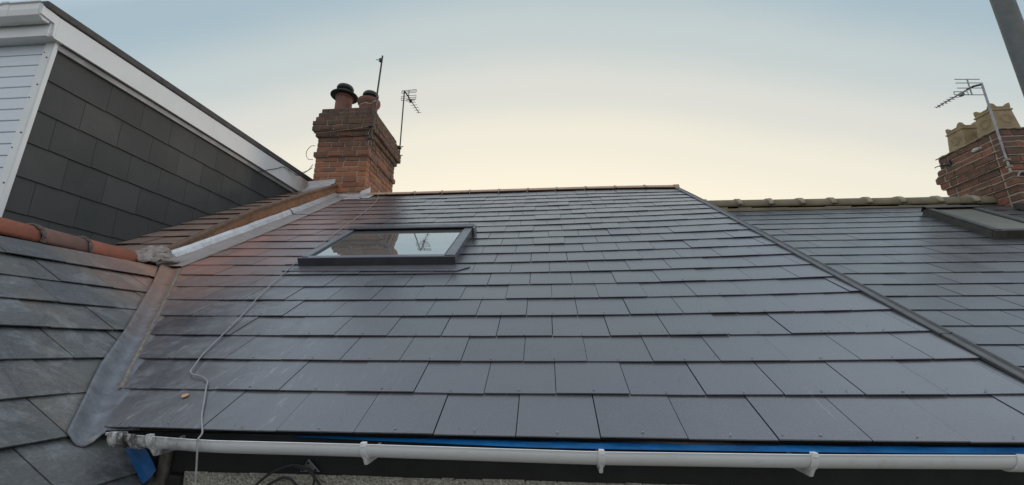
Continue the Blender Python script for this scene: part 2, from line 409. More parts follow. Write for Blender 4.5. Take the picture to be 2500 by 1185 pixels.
m = Mat('rough_render')
vv = m.N.new('ShaderNodeTexVoronoi'); vv.inputs['Scale'].default_value = 105; m.L.new(m.pos, vv.inputs['Vector'])
peb = vv.outputs['Distance']
base = m.mix(m.fr(m.noise(11, 7, .75), .3, .68), (.42, .40, .33), (.62, .59, .48))
base = m.mix(m.math('MULTIPLY', m.fr(m.noise(70, 4, .8), .5, .64), .85), base, (.88, .85, .77))
m.set(base, .9, 0, .25).bump(m.math('ADD', m.math('MULTIPLY', peb, -1.0), m.noise(60, 6, .8)), 1.0, .02)
M['roughcast'] = m.m
M['wall'] = simple('house_wall', (.30, .25, .20), (.24, .20, .16), 3, .9, bump=.5, bs=50).m
M['ground'] = simple('garden_ground', (.08, .085, .06), (.13, .12, .10), .6, .95, bump=.4, bs=9).m

m = Mat('window_glass')      # coated double glazing, mirror-like at this grazing view
m.set(m.mix(m.fr(m.noise(6, 5, .7), .35, .7), (.70, .69, .665), (.64, .62, .59)), m.fr(m.noise(9, 5, .7), .4, .8, .012, .045), .84, .6, 2.0)
M['glass'] = m.m
m = Mat('dusty_glass')
m.set(m.mix(m.fr(m.noise(9, 6, .7), .3, .7), (.10, .105, .085), (.16, .16, .125)), .42, 0, .6)
M['dusty_glass'] = m.m

# ------------------------------------------------------------------ roof mapping
A = R(30); CA, SA = math.cos(A), math.sin(A)
WC = [0.02934, 0.03579, 0.01785, 0.01938, -0.00349, 0.04021, 0.06387, 0.1053, 0.01702, -0.02836, -0.04155, -0.08612, -0.08157]
WE = [(2,0),(2,1),(2,2),(3,0),(3,1),(1,1),(1,2),(0,2),(4,0),(4,1),(3,2),(1,3),(2,3)]
def warp(u, v):
    vv = min(max(v, -.3), 5.6); uu = max(-3.4, min(2.6, u))
    return sum(c*(uu/3)**i*(vv/5)**j for c, (i, j) in zip(WC, WE))
def main_roof(u, v, n=0.):
    n += warp(u, v); return Vector((u, v*CA-n*SA, v*SA+n*CA))
def flat_roof(u, v, n=0.):
    return Vector((u, v*CA-n*SA, v*SA+n*CA))
def right_roof(u, v, n=0.):
    n += -.05; return flat_roof(u, v, n)
def left_roof(u, v, n=0.):
    n += .115+.055*max(0, v-2)-.004*max(0, v-2)**2*2; return flat_roof(u, v, n)
LD = Vector((-.8311, 0, .5562)); LN = Vector((.5562, 0, .8311)); LA = Vector((-1.633, 0, -.017))
def wing_roof(s, t, n=0.):   # s along Y, t up the slope
    t2 = t*(1+.045*max(-.6, min(1.6, s-.4))) if t > 0 else t
    return LA + Vector((0, s, 0)) + LD*t2 + LN*n

def clip(poly, a, b, c):     # keep a*u+b*v<=c
    out = []
    for i in range(len(poly)):
        p, q = poly[i], poly[(i+1) % len(poly)]
        dp, dq = a*p[0]+b*p[1]-c, a*q[0]+b*q[1]-c
        if dp <= 0: out.append(p)
        if dp*dq < 0:
            t = dp/(dp-dq); out.append((p[0]+(q[0]-p[0])*t, p[1]+(q[1]-p[1])*t))
    return out
def line_clip(p, q):         # half-plane keeping the side to the right of p->q (larger u when going up)
    dx, dy = q[0]-p[0], q[1]-p[1]
    a, b = -dy, dx; return (a, b, a*p[0]+b*p[1])
def slates(mb, fn, edges, wd, u0, u1, clips, rng, phase=0., gap=.0034, ov=.03, lb=.0102, lt=.0, th=.0050, skip=None, jit=.0017):
    for k in range(len(edges)-1):
        vb, vt = edges[k], edges[k+1]; g = vt-vb; v1 = vt+ov
        ph = (phase[k] if isinstance(phase, (list, tuple)) else phase + (wd/2 if k % 2 else 0)) + rng.uniform(-.004, .004)
        i0 = math.floor((u0-ph)/wd)
        for i in range(i0, math.ceil((u1-ph)/wd)+1):
            ua = max(ph+i*wd, u0); ub = min(ph+(i+1)*wd, u1)
            if ub-ua < .02: continue
            if skip and skip(ua, ub, vb, vt): continue
            g1 = gap*rng.uniform(.5, 1.5)/2; dv = rng.uniform(-.0016, .0016); sk = rng.uniform(-.0014, .0014)
            poly = [(ua+g1, vb+dv), (ub-g1, vb+dv+sk), (ub-g1, v1), (ua+g1, v1)]
            for cl in clips(k) if callable(clips) else clips:
                poly = clip(poly, *cl)
                if len(poly) < 3: break
            if len(poly) < 3: continue
            jb = rng.uniform(-jit, jit*1.3); tl = rng.uniform(-jit, jit)
            def nn(u, v): return lb+jb+tl*(u-ua)/wd+(lt-lb)*(v-vb)/(v1-vb)
            top = [fn(u, v, nn(u, v)) for u, v in poly]; bot = [fn(u, v, nn(u, v)-th) for u, v in poly]
            b = len(mb.v); n = len(poly); mb.v += bot+top
            mb.f.append(tuple(range(b+n-1, b-1, -1))); mb.f.append(tuple(range(b+n, b+2*n)))
            for q in range(n): r_ = (q+1) % n; mb.f.append((b+q, b+r_, b+n+r_, b+n+q))

def sheet(mb, fn, us, vs, n=0.):
    mb.grid([[fn(u, v, n) for u in us] for v in vs])
def lin(a, b, n): return [a+(b-a)*i/(n-1) for i in range(n)]

GZ = -6.2
# ------------------------------------------------------------------ ground
g = MB(); g.grid([[(x, y, GZ) for x in lin(-600, 600, 9)] for y in lin(-600, 600, 9)])
tag(g.build('ground', M['ground']), kind='structure')

# ================================================================== MIDDLE HOUSE
house = thing('terraced_house', (-.5, 2.3, GZ), 'middle terraced house with a newly slated blue-grey roof and closed roof window', 'house')
VG = .25
edges = [k*VG for k in range(22)]
edges[-1] = 5.27
VALL = ((-1.587, 0.), (-3.03, 1.99)); 
def vr_r(v): return 1.99+.032*v
main_clips = [line_clip((-1.60+.213, -.3), (-1.60-.71*1.99, 1.99)), line_clip((-3.06, 1.9), (-3.06, 5.6)), tuple(-q for q in line_clip((1.972, 0), (2.15, 5.4)))]
rng = random.Random(4)
mb = MB(); slates(mb, main_roof, edges, .3, -3.3, 2.3, main_clips, rng, phase=0.)
SL = mb.build('slates', M['new_slate'], house, label='new smooth blue-grey slates, dusted brick orange towards the parapet')
# underlay below the slates, near-black to stand in for shade in the joints
mb = MB(); rows = [[main_roof(-3.3+(vr_r(v)-.02+3.3)*t, v, -.012) for t in lin(0, 1, 24)] for v in lin(1.8, 5.42, 14)]
mb.grid(rows)
rows = []
for v in lin(.012, 1.8, 10):
    ul = -1.55-(v)*.725; rows.append([main_roof(ul+(vr_r(v)-.02-ul)*t, v, -.012) for t in lin(0, 1, 20)])
mb.grid(rows)
mb.build('shade_underlay', M['dark_underlay'], house)
# rivets at the tails of the lower courses
mb = MB(); rr = random.Random(8)
for k in range(0, 7):
    ph = 0 if k % 2 == 0 else .15
    for i in range(-9, 8):
        u = ph+(i+.5)*.3; v = k*VG+.02
        if u < -1.5-v*.725 or u > 1.85+v*.05: continue
        if k < 5 or rr.random() < .5:
            p = main_roof(u+rr.uniform(-.006, .006), v+rr.uniform(-.004, .004), .0125)
            a_ = rr.uniform(-1, 1)*.9+.3; d = Vector((math.cos(a_)*.009, math.sin(a_)*.009*CA, math.sin(a_)*.009*SA))
            p += Vector((0, -SA, CA))*.0008
            mb.tube([p-d*.5, p+d*.5+Vector((0, -SA, CA))*.002], [.0021, .0017], 6)
for q in range(46):
    u = rr.uniform(-1.7, 1.8); v = rr.random()**2*1.6
    p = main_roof(u, v, .013); mb.tube([p, p+Vector((rr.uniform(-.008, .008), rr.uniform(-.006, .006), .002))], [.0014, .0011], 5)
mb.build('rivets', M['rivet'], house)['kind'] = 'stuff'
# rear slope
RY, RZ = 4.72, 2.80
mb = MB(); mb.hexa([(-3.35, RY, RZ-.06), (2.15, RY, RZ-.06), (2.15, 9.4, .1), (-3.35, 9.4, .1), (-3.35, RY, RZ), (2.15, RY, RZ), (2.15, 9.4, .16), (-3.35, 9.4, .16)])
mb.build('rear_roof_slope', M['neighbour_slate'], house)
# ridge tiles
def ridge_z(x): return main_roof(x, 5.35, 0).z
mbs = []
xs = [-2.86, -2.62, -2.46, -2.02, -1.56, -1.10, -.62, -.155, .305, .767, 1.223, 1.68, 2.13]
for i in range(len(xs)-1):
    a, b = xs[i], xs[i+1]-.004
    mb = MB(); rows = []
    prof = [(-.115, -.045), (-.106, -.036), (-.022, .022), (0, .032), (.022, .022), (.106, -.036), (.115, -.045)]
    for x, k in ((a, 1.10), (a+.03, 1.10), (a+.031, 1.0), (b, 1.0)):
        z0 = ridge_z(x)+.068
        rows.append([(x, 4.675+p*k, z0+q*k+(.006 if k > 1 else 0)) for p, q in prof])
    mb.grid(rows)
    mb.build('ridge_tile', M['ridge_new'], house, solid=-.014)
mb = MB(); z0 = ridge_z(2.12)
mb.prism([(2.13, 4.56, z0-.01), (2.13, 4.79, z0-.01), (2.13, 4.76, z0+.075), (2.13, 4.675, z0+.105), (2.13, 4.59, z0+.075)], (.075, 0, 0))
mb.build('ridge_end_cap', M['ridge_new'], house, bevel=.008)
# verge trim between the two roofs
def vL(v): return 1.980+.027*v
def vR(v): return 2.036+.029*v
for a, b in ((-.02, .70), (.705, 2.30), (2.305, 5.40)):
    mb = MB(); rows = []
    for v in lin(a, b, 8):
        l, r_ = vL(v), vR(v)
        rows.append([main_roof(l, v, .002), main_roof(l, v, .0165), main_roof(l+.008, v, .019), main_roof(r_-.014, v, .015), main_roof(r_-.008, v, .023), main_roof(r_, v, .021), right_roof(r_+.002, v+.02, -.02)])
    mb.grid(rows)
    mb.build('verge_strip', M['verge'], house, solid=.004)
# eaves: membrane, fascia, dark recess, wall
def rim_z(x):
    P = [(-1.6, .014), (-1.42, .006), (-1.10, -.009), (-.5, -.0115), (.276, -.019), (.955, -.014), (1.55, -.004), (2.4, .016)]
    for i in range(len(P)-1):
        if x <= P[i+1][0]: t = (x-P[i][0])/(P[i+1][0]-P[i][0]); return P[i][1]+(P[i+1][1]-P[i][1])*max(t, 0)
    return P[-1][1]
mb = MB(); xs2 = lin(-.86, 2.1, 60); rows = []
rg = random.Random(3)
for x in xs2:
    k = min(1, max(0, (x+.86)/1.0)); wob = rg.uniform(-.0016, .0016)+.002*math.sin(x*23+2*math.sin(x*7)); zt = main_roof(x, 0, 0).z
    back = .03+.02*(1-k)
    hgt_ = .001+.0145*min(1, k*1.1)
    rows.append([(x, back+.010, zt-.012), (x, back-.012, zt-.0165), (x, back-.018+wob, zt-.0165-hgt_*.55+wob), (x, back-.024, zt-.0165-hgt_), (x, back-.004, zt-.0175-hgt_)])
mb.grid(rows); mb.build('eaves_membrane', M['blue'], house, smooth=True, solid=.001, label='blue membrane strip showing between the slates and the gutter')
mb = MB(); mb.box((-2.3, .045, -.150), (2.6, .075, -.012)); mb.build('fascia_board', M['fascia_dark'], house)
mb = MB(); mb.box((-1.27, .035, -.30), (2.6, .30, -.152)); 
# ragged top of the roughcast
rg = random.Random(12); xx = -1.27
while xx < 2.5:
    wdt = rg.uniform(.04, .16); h = rg.uniform(.0, .0035)
    mb.box((xx, .0345, -.155), (xx+wdt*.97, .044, -.1485+h)); xx += wdt
mb.build('roughcast_wall', M['roughcast'], house, bevel=.003, label='pebble-textured grey roughcast wall under the gutter')
mb = MB(); mb.box((-3.3, .05, GZ), (2.3, 9.2, -.302)); mb.build('house_walls', M['wall'], house)
mb = MB(); mb.box((-1.375, .022, -.33), (-1.335, .045, -.08)); mb.build('rafter_end', M['grimy_mortar'], house, bevel=.006)
mb = MB(); mb.box((-1.32, .010, -.33), (-1.268, .030, -.155), Matrix.Rotation(R(5), 3, 'Y')); mb.build('wall_edge', M['fascia_dark'], house, bevel=.006)
# gutter
gut = MB(); GR = .047; gy0 = -.112
xs3 = lin(-1.44, 2.35, 40); rows = []
angs = lin(0, R(152), 15)
for x in xs3:
    z0 = rim_z(x); cy = gy0+GR
    ring = [(x, cy-GR*math.cos(a), z0-GR*math.sin(a)) for a in angs]
    rows.append([(x, gy0+.007, z0-.002), (x, gy0+.005, z0+.002), (x, gy0-.001, z0+.001)]+ring)
gut.grid(rows)
gt = gut.build('gutter', M['gutter'], house, smooth=True, solid=.0025, label='white half-round plastic gutter, grimy at its left end')
gl = world_loc(gt)
class Sub: pass
def child(mb, name, mat, part, **k):     # sub-part of a part whose own location is zero
    return mb.build(name, mat, part, **k)
def half_ring(mb, x0, x1, R0, R1, zoff=0., ext=0.):
    rows = []
    for x, rr_ in ((x0, R0), (x0, R1), (x1, R1), (x1, R0)):
        z0 = rim_z((x0+x1)/2)+zoff; cy = gy0+GR
        rows.append([(x, cy-rr_*math.cos(a), z0-rr_*math.sin(a)) for a in lin(-.12, R(118), 16)])
    mb.grid(rows)
for bx in (-1.303, -.515, .286, .946):
    mb = MB(); half_ring(mb, bx-.011, bx+.011, GR+.0005, GR+.006)
    z0 = rim_z(bx)
    # clip over the front rim, and arm down to the fascia
    mb.box((bx-.009, gy0-.009, z0-.006), (bx+.009, gy0+.010, z0+.009))
    mb.prism([(bx-.006, gy0+.012, z0-.040), (bx-.006, gy0+.035, z0-.070), (bx-.006, .043, z0-.066), (bx-.006, .043, z0-.02), (bx-.006, gy0+.07, z0-.042)], (.012, 0, 0))
    child(mb, 'bracket', M['gutter'], gt, bevel=.002)
mb = MB(); half_ring(mb, -1.462, -1.405, GR+.001, GR+.008); half_ring(mb, -1.385, -1.362, GR+.001, GR+.006)
mb.box((-1.47, gy0-.008, rim_z(-1.45)-.004), (-1.41, gy0+.02, rim_z(-1.45)+.006))
child(mb, 'stop_end', M['gutter'], gt, bevel=.002)
mb = MB(); half_ring(mb, 1.53, 1.60, GR+.001, GR+.007); child(mb, 'gutter_joint', M['gutter'], gt, bevel=.002)

# roof window in the middle roof
def rw_build(parent, fn, u0, u1, v0, v1, H, mats, lab, slant=0., hood=True, hh=1.):
    def F(u, v, n): return fn(u+slant*(v-v0), v, n)
    def slab(mb, a, b, c, d, n0, n1):
        P = [F(a, c, n0), F(b, c, n0), F(b, d, n0), F(a, d, n0), F(a, c, n1), F(b, c, n1), F(b, d, n1), F(a, d, n1)]
        mb.hexa(P)
    fr = MB(); t = .10
    slab(fr, u0, u0+.03, v0+.02, v1, -.01, H*.72); slab(fr, u1-.03, u1, v0+.02, v1, -.01, H*.72)
    slab(fr, u0+.03, u1-.03, v0, v0+.03, -.01, H*.70); slab(fr, u0+.03, u1-.03, v1-.03, v1, -.01, H*.72)
    rw = fr.build('roof_window', mats[0], parent, bevel=.003, label=lab)
    for a_, b_ in ((u0+.004, u0+.062), (u1-.085, u1-.004)):
        sa = MB(); slab(sa, a_, b_, v0+.03, v1-.03, H*.73, H); sa.build('sash', mats[1], rw, bevel=.005)
    sb = MB(); slab(sb, u0+.064, u1-.087, v0+.005, v0+.055, H*.73, H-.002)
    sb.build('bottom_rail', mats[1], rw, bevel=.003)
    ft = MB(); slab(ft, u0-.008, u1+.006, v0-.012, v0+.004, -.0, H*.97); ft.build('front_cover', mats[0], rw, bevel=.002)
    gk = MB()
    slab(gk, u0+.064, u0+.075, v0+.057, v1-.06, H*.74, H*.93); slab(gk, u1-.100, u1-.087, v0+.057, v1-.06, H*.74, H*.93)
    slab(gk, u0+.0755, u1-.1005, v0+.057, v0+.067, H*.74, H*.93)
    gk.build('gasket', M['frame_black'], rw)
    gl_ = MB(); slab(gl_, u0+.0755, u1-.1005, v0+.068, v1-.06, H*.70, H*.82); gl_.build('glass', mats[2], rw)
    if hood:
        hd = MB(); slab(hd, u0-.035*hh, u1+.002, v1-.075, v1+.045*hh, H+.004, H+.006+.018*hh)
        hd.build('top_cover', mats[0], rw, bevel=.004)
        hd = MB(); slab(hd, u0-.01, u1+.0, v1+.048*hh, v1+.070*hh, H*.4, H+.030*hh); hd.build('upper_flashing', mats[1], rw, bevel=.004)
        hg = MB(); slab(hg, u1+.004, u1+.022, v1-.11, v1+.06*hh, .0, H+.015*hh); hg.build('side_bracket', mats[1], rw, bevel=.003)
    return rw
RWN = rw_build(house, main_roof, -1.93, -.615, 1.935, 2.93, .092, (M['anthracite'], M['frame_grey'], M['glass']), 'large roof window with mirror-like glass reflecting the chimney', hh=.55)
mb = MB()
ap = [(-2.04, 1.845), (-2.02, 1.825), (-.575, 1.79), (-.49, 1.875), (-.49, 1.93), (-2.04, 1.93)]
mb.prism([main_roof(u, v, .0125) for u, v in ap], Vector((0, -SA, CA))*.003)
mb.prism([main_roof(u, v, .016) for u, v in ((-1.95, 1.86), (-.62, 1.835), (-.60, 1.93), (-1.96, 1.93))], Vector((0, -SA, CA))*.003)
mb.build('apron_flashing', M['frame_grey'], RWN)

# ================================================================== PARAPET
par = thing('parapet_wall', (-3.28, 3.1, .7), 'orange rendered party wall parapet climbing between the dormer roof and the new slates', 'parapet')
def pn(v):
    P = [(1.85, .10), (2.17, .16), (2.56, .20), (3.3, .285), (4.4, .315), (5.5, .32)]
    for i in range(len(P)-1):
        if v <= P[i+1][0]: t = (v-P[i][0])/(P[i+1][0]-P[i][0]); return P[i][1]+(P[i+1][1]-P[i][1])*t
    return .32
mb = MB(); rows = []; rg = random.Random(5)
vs = lin(1.86, 5.46, 70)
mb = MB(); rows = []
for v in vs:
    t = pn(v)-.02
    rows.append([flat_roof(-3.245+rg.uniform(-.004, .004), v, -.2)]+[flat_roof(-3.245+rg.uniform(-.008, .008)-.02*q, v, -.02+(t+.02)*q) for q in (0, .25, .5, .75, 1)]+[flat_roof(-3.32, v, t-.004), flat_roof(-3.32, v, -.2)])
mb.grid(rows); mb.f.append(tuple(range(0, 8))); 
mb.build('rendered_face', M['render'], par)
mb = MB(); rows = []
for v in vs:
    t = pn(v); j = rg.uniform(-.005, .005)
    rows.append([flat_roof(-3.252+j, v, t-.026), flat_roof(-3.254+j, v, t-.004), flat_roof(-3.265, v, t+.003+j), flat_roof(-3.305, v, t+.003), flat_roof(-3.325, v, t-.015)])
mb.grid(rows); mb.build('coping', M['coping'], par, solid=.004)
# stepped lead cover flashing
def lead_strip(mb, v0, v1, seed, flat=False):
    rg = random.Random(seed); rows = []
    for v in lin(v0, v1, 16):
        top = .075+.028*(v-2)*.7; k = min(1, max(0, (v-2)/3.2)); uo = -2.985-.06*k*k
        ww = rg.uniform(-.003, .003)
        wr = warp(-3.1, v)
        if flat: rows.append([flat_roof(-3.214, v, wr+.034+ww), flat_roof(-3.19, v, wr+.024), flat_roof((-3.19+uo)/2, v, wr+.022+ww), flat_roof(uo+ww, v, wr+.019), flat_roof(uo+.003, v, wr+.006)])
        else: rows.append([flat_roof(-3.240-.010*k, v, wr*.6+.112+.02*k+ww), flat_roof(-3.234-.010*k, v, wr*.6+.106+.02*k), flat_roof(-3.222+ww, v, wr+.075), flat_roof(-3.211, v, wr+.033+ww)])
    mb.grid(rows)
mb = MB(); lead_strip(mb, 1.93, 3.97, 1); mb.build('lead_flashing', M['lead'], par, solid=.003, label='pale grey folded lead flashing, lower length')
for v0_, v1_, sd_ in ((1.93, 3.97, 1), (3.99, 5.26, 2)):
    mb = MB(); lead_strip(mb, v0_, v1_, sd_, True); mb.build('lead_apron', M['dusty_lead'], par, smooth=True, solid=.003)
mb = MB(); lead_strip(mb, 3.99, 5.26, 2); mb.build('lead_flashing', M['lead'], par, solid=.003, label='pale grey folded lead flashing, upper length below the chimney')

# ================================================================== REAR WING
wing = thing('rear_wing_roof', (-2.6, -.6, GZ), 'weathered slate roof of the rear wing with orange ridge tiles and lead valley', 'wing roof')
rng = random.Random(11)
wedges = [k*.249 for k in range(-4, 7)]+[1.70]
# valley line on this roof: s as a function of t
VP_ = [(-.1, 0.0), (.254, .43), (.599, .765), (1.218, 1.39), (1.64, 1.80)]
wclips_hi = [(1, -.985, -.108)]
def wclips(k):
    return wclips_hi if wedges[k] > -.05 else [(1, 0, .04+.0)]
mb = MB(); slates(mb, wing_roof, wedges, .31, -2.6, 1.75, wclips, rng, phase=[.31, .05, .36, -.256, -.11, .036, .19, .225, .399, .24, .40, .2], gap=.0045, lb=.015, jit=.003)
mb.build('slates', M['weathered_slate'], wing, label='streaked old slates of mixed greys')
mb = MB(); sheet(mb, wing_roof, lin(-2.6, .04, 8), lin(-1.1, .3, 4), -.014)
rows = []
for t in lin(.0, 1.7, 8):
    sr = -.1+t*(1.74/1.80)+.03; rows.append([wing_roof(-2.6+(sr+2.6)*q, t, -.014) for q in lin(0, 1, 8)])
mb.grid(rows); mb.build('shade_underlay', M['dark_underlay'], wing)
# far side and walls of the wing
mb = MB(); mb.hexa([(-3.27, -2.6, .94), (-3.27, 1.4, .94), (-5.2, 1.0, -.36), (-5.2, -2.6, -.36), (-3.27, -2.6, 1.0), (-3.27, 1.4, 1.0), (-5.2, 1.0, -.30), (-5.2, -2.6, -.30)])
mb.build('far_roof_slope', M['weathered_slate'], wing)
mb = MB(); mb.box((-5.0, -2.5, GZ), (-1.0, .03, -.62)); mb.build('wing_walls', M['wall'], wing)
# ridge tiles (half-round)
def rtile(y0, y1, mat, big=0.):
    mb = MB(); rows = []
    for y, k in ((y0, 1.07), (y0+.012, 1.07), (y0+.03, 1.0), (y1, .97)):
        rr_ = (.108+big)*k
        rows.append([(-3.262+rr_*math.cos(a), y, .995+rr_*1.0*math.sin(a)) for a in lin(R(-8), R(188), 17)])
    mb.grid(rows)
    return mb.build('ridge_tile', mat, wing, smooth=True, solid=-.014)
ty = 1.43
lens = [.375, .30, .42, .40, .40, .40, .40, .40, .40, .40]
cols = ['terracotta', 'brown_tile', 'terracotta', 'terracotta', 'brown_tile']+['terracotta']*5
for i, (L_, c) in enumerate(zip(lens, cols)):
    o = rtile(ty-L_, ty-.006, M[c], .002*(i % 2)); ty -= L_
    if c == 'brown_tile': o['label'] = 'duller brown ridge tile'
mb = MB(); rg = random.Random(2)
ty = 1.43
for L_ in lens[:4]:
    ty -= L_
    rows = []
    for y, k in ((ty-.014, 1.03), (ty-.005, 1.09), (ty+.008, 1.09), (ty+.016, 1.03)):
        rows.append([(-3.262+(.108*k+rg.uniform(-.003, .005))*math.cos(a), y+rg.uniform(-.008, .008), .995+(.108*k+rg.uniform(-.003, .005))*math.sin(a)) for a in lin(R(-5), R(120), 16)])
    mb.grid(rows)
mb.build('mortar_joints', M['grimy_mortar'], wing, solid=-.01)
# valley trough
mb = MB(); rows = []; rg = random.Random(9)
Lp = [(-1.655, -.10, .000), (-1.985, .254, .219), (-2.264, .599, .406), (-2.799, 1.218, .763), (-3.15, 1.60, 1.0)]
def interp(P, t):
    t = t*(len(P)-1); i = min(int(t), len(P)-2); return Vector(P[i]).lerp(Vector(P[i+1]), t-i)
Rp = [main_roof(-1.588-.71*v, v, .0) for v in (.0, .44, .93, 1.46, 1.99)]
edge_rows = []
for t in lin(0, 1, 34):
    L_, Rr = interp(Lp, t), interp(Rp, t)
    nL, nR_ = LN, Vector((0, -SA, CA))
    mid = (L_+Rr)/2; wv = rg.uniform(-.002, .002)
    L2 = L_+nL*.028; R2 = Rr+nR_*.004
    row = []
    for q in lin(0, 1, 13):
        p = L2.lerp(R2, q); d = math.sin(math.pi*q); p = p - Vector((0, 0, 1))*(.030*d**1.5) + Vector((0, 0, rg.uniform(-.0012, .0012)))
        row.append(p)
    rows.append(row)
base_rows = [list(r) for r in rows]
# rolled lip at the bottom
first = rows[0]; dwn = Vector((.62, -.68, -.39)).normalized()
lip = []
for k, (a, b) in enumerate(((.055, -.006), (.035, .0))):
    lip.append([p+dwn*(a*(.35+.65*math.sin(math.pi*i/12)))+Vector((0, 0, b)) for i, p in enumerate(first)])
rows = lip+rows
for i, r in enumerate(rows):
    if i > 1:
        v_ = (i-2)/33*1.99; r += [main_roof(-1.588-.71*v_+.05, v_, -.006), main_roof(-1.588-.71*v_+.12, v_+.01, -.007)]
    else: r += [r[-1], r[-1]]
mb.grid(rows); mb.build('valley_flashing', M['valley'], wing, smooth=True, solid=.004, label='grey lead valley gutter between the two roofs')
mb = MB(); rows = []
for i in range(5, 33):
    br_ = base_rows[i]; c0 = br_[8].lerp(br_[9], rg.uniform(.1, .9)); c1 = br_[10]; c2 = br_[11]; w_ = rg.uniform(.0, .9)
    up_ = Vector((.2, -.3, 1)).normalized()
    rows.append([c0-up_*.003, c0.lerp(c1, .3)+up_*(.002+rg.uniform(0, .003)), c0.lerp(c1, .7)+up_*(.004+rg.uniform(0, .004)), c1.lerp(c2, .3*w_)+up_*(.003+rg.uniform(0, .003)), c1.lerp(c2, .35+.6*w_)-up_*.003])
mb.grid(rows); mb.build('silt_ridge', M['silt'], wing)
# mortar fillet at the head of the valley
rg = random.Random(21); mb = MB(); rows = []
top = [(-3.27, 1.40, 1.03), (-3.27, 1.50, 1.10), (-3.26, 1.60, 1.16), (-3.25, 1.72, 1.19)]
bot = [(-3.15, 1.42, 1.00), (-3.13, 1.53, 1.02), (-3.10, 1.62, 1.035), (-3.08, 1.71, 1.045)]
for q in lin(0, 1, 12):
    row = []
    for t in lin(0, 1, 14):
        p = interp(top, t).lerp(interp(bot, t), q); p += Vector((.008, -.008, .006))*math.sin(math.pi*q)+Vector([rg.uniform(-.011, .011) for _ in range(3)]); row.append(p)
    rows.append(row)
mb.grid(rows); mb.build('mortar_fillet', M['mortar_fillet'], wing, smooth=True, solid=.02)

# ================================================================== LEFT HOUSE WITH DORMER
lh = thing('dormer_house', (-5.8, 3, GZ), 'left neighbour house whose roof carries a slate-hung box dormer with white fascia', 'house')
rng = random.Random(17)
mb = MB(); slates(mb, left_roof, [1.6+.25*k for k in range(0, 17)], .30, -4.6, -3.315, [], rng, lb=.018, jit=.003)
mb.build('slates', M['left_slate'], lh, label='pinkish grey slates between the dormer and parapet')
mb = MB(); mb.grid([[left_roof(u, v, -.012) for u in lin(-8.5, -3.37, 6)] for v in lin(.1, 5.65, 12)]); mb.build('shade_underlay', M['dark_underlay'], lh)
mb = MB(); mb.hexa([(-8.5, 4.8, 2.8), (-3.4, 4.8, 2.8), (-3.4, 9.4, .1), (-8.5, 9.4, .1), (-8.5, 4.8, 2.86), (-3.4, 4.8, 2.86), (-3.4, 9.4, .16), (-8.5, 9.4, .16)])
mb.build('rear_roof_slope', M['neighbour_slate'], lh)
mb = MB(); mb.box((-8.5, .05, GZ), (-3.4, 9.2, -.02)); mb.build('house_walls', M['wall'], lh)
DX, DY = -4.0, 1.06
# dormer body
dm = MB(); dm.box((-8.2, DY+.03, .5), (DX-.02, 4.95, 2.98)); dorm = dm.build('dormer', M['fascia_dark'], lh)
rng = random.Random(23)
def cheek(u, v, n=0.): return Vector((DX-.012+n, u, v))
mb = MB()
ce = [1.06, 1.348, 1.632, 1.92, 2.206, 2.492, 2.775]
for k in range(len(ce)-1):
    ph = 1.56-.3325*(.5 if k % 2 == 0 else 1)   # breaks alternate
    for i in range(-3, 14):
        if k == 5 and ph+(i+1)*.3345 < 1.35: continue
        ua = max(DY+.012, ph+i*.3345+.0015); ub = ph+(i+1)*.3345-.0015
        if k == 5 and ua < 1.35: ua = DY+.012
        if ub-ua < .03 or ua > 4.7: continue
        z0 = ce[k]+.015*(ua-1.1)+rng.uniform(-.001, .001); z1 = min(ce[k+1]+.015*(ua-1.1)+.02, 2.90)
        # keep only what stands above the roof
        lb, lt, th = .013, .001, .0055; j = rng.uniform(-.001, .001)
        P = [cheek(ua, z0, lb-th+j), cheek(ub, z0, lb-th+j), cheek(ub, z1, lt-th), cheek(ua, z1, lt-th), cheek(ua, z0, lb+j), cheek(ub, z0, lb+j), cheek(ub, z1, lt), cheek(ua, z1, lt)]
        mb.hexa(P)
mb.build('cheek_slates', M['cheek_slate'], dorm, label='charcoal slates hung on the dormer cheek')
def fb(y): return 2.83+.018*(y-1.06)      # bottom of fascia
def ft_(y): return 3.03+.036*(y-1.0)
mb = MB()
nose = [(.872, 2.962), (.972, 2.952), (.984, 2.842), (1.0, fb(1.0)), (1.0, ft_(1.0)), (.872, 3.040)]
mb.prism([(DX+.035, a, b) for a, b in nose], (.02, 0, 0))
for a, b in ((1.0, 2.7), (2.7, 4.2), (4.2, 4.86)):
    mb.hexa([(DX+.035, a, fb(a)), (DX+.055, a, fb(a)), (DX+.055, b, fb(b)), (DX+.035, b, fb(b)), (DX+.035, a, ft_(a)), (DX+.055, a, ft_(a)), (DX+.055, b, ft_(b)), (DX+.035, b, ft_(b))])
mb.build('fascia', M['white'], dorm, bevel=.002, label='long white plastic fascia board running back to the chimney')
mb = MB()
mb.hexa([(DX-.01, DY+.01, fb(1)-.055), (DX+.018, DY+.01, fb(1)-.055), (DX+.018, 4.7, fb(4.7)-.055), (DX-.01, 4.7, fb(4.7)-.055), (DX-.01, DY+.01, fb(1)+.02), (DX+.018, DY+.01, fb(1)+.02), (DX+.018, 4.7, fb(4.7)+.02), (DX-.01, 4.7, fb(4.7)+.02)])
mb.build('cheek_flashing', M['old_lead'], dorm)
mb = MB(); y1 = 4.95
def et(y): return 3.105+.040*(y-1.0)
mb.hexa([(-8.3, .88, ft_(1)), (DX+.068, .88, ft_(1)+.004), (DX+.068, y1, ft_(y1)), (-8.3, y1, ft_(y1)), (-8.3, .88, et(.90)), (DX+.068, .88, et(.90)), (DX+.062, y1, et(y1)), (-8.3, y1, et(y1))])
mb.build('flat_roof_edge', M['edge_felt'], dorm, bevel=.012, label='dark felt edge of the dormer flat roof')
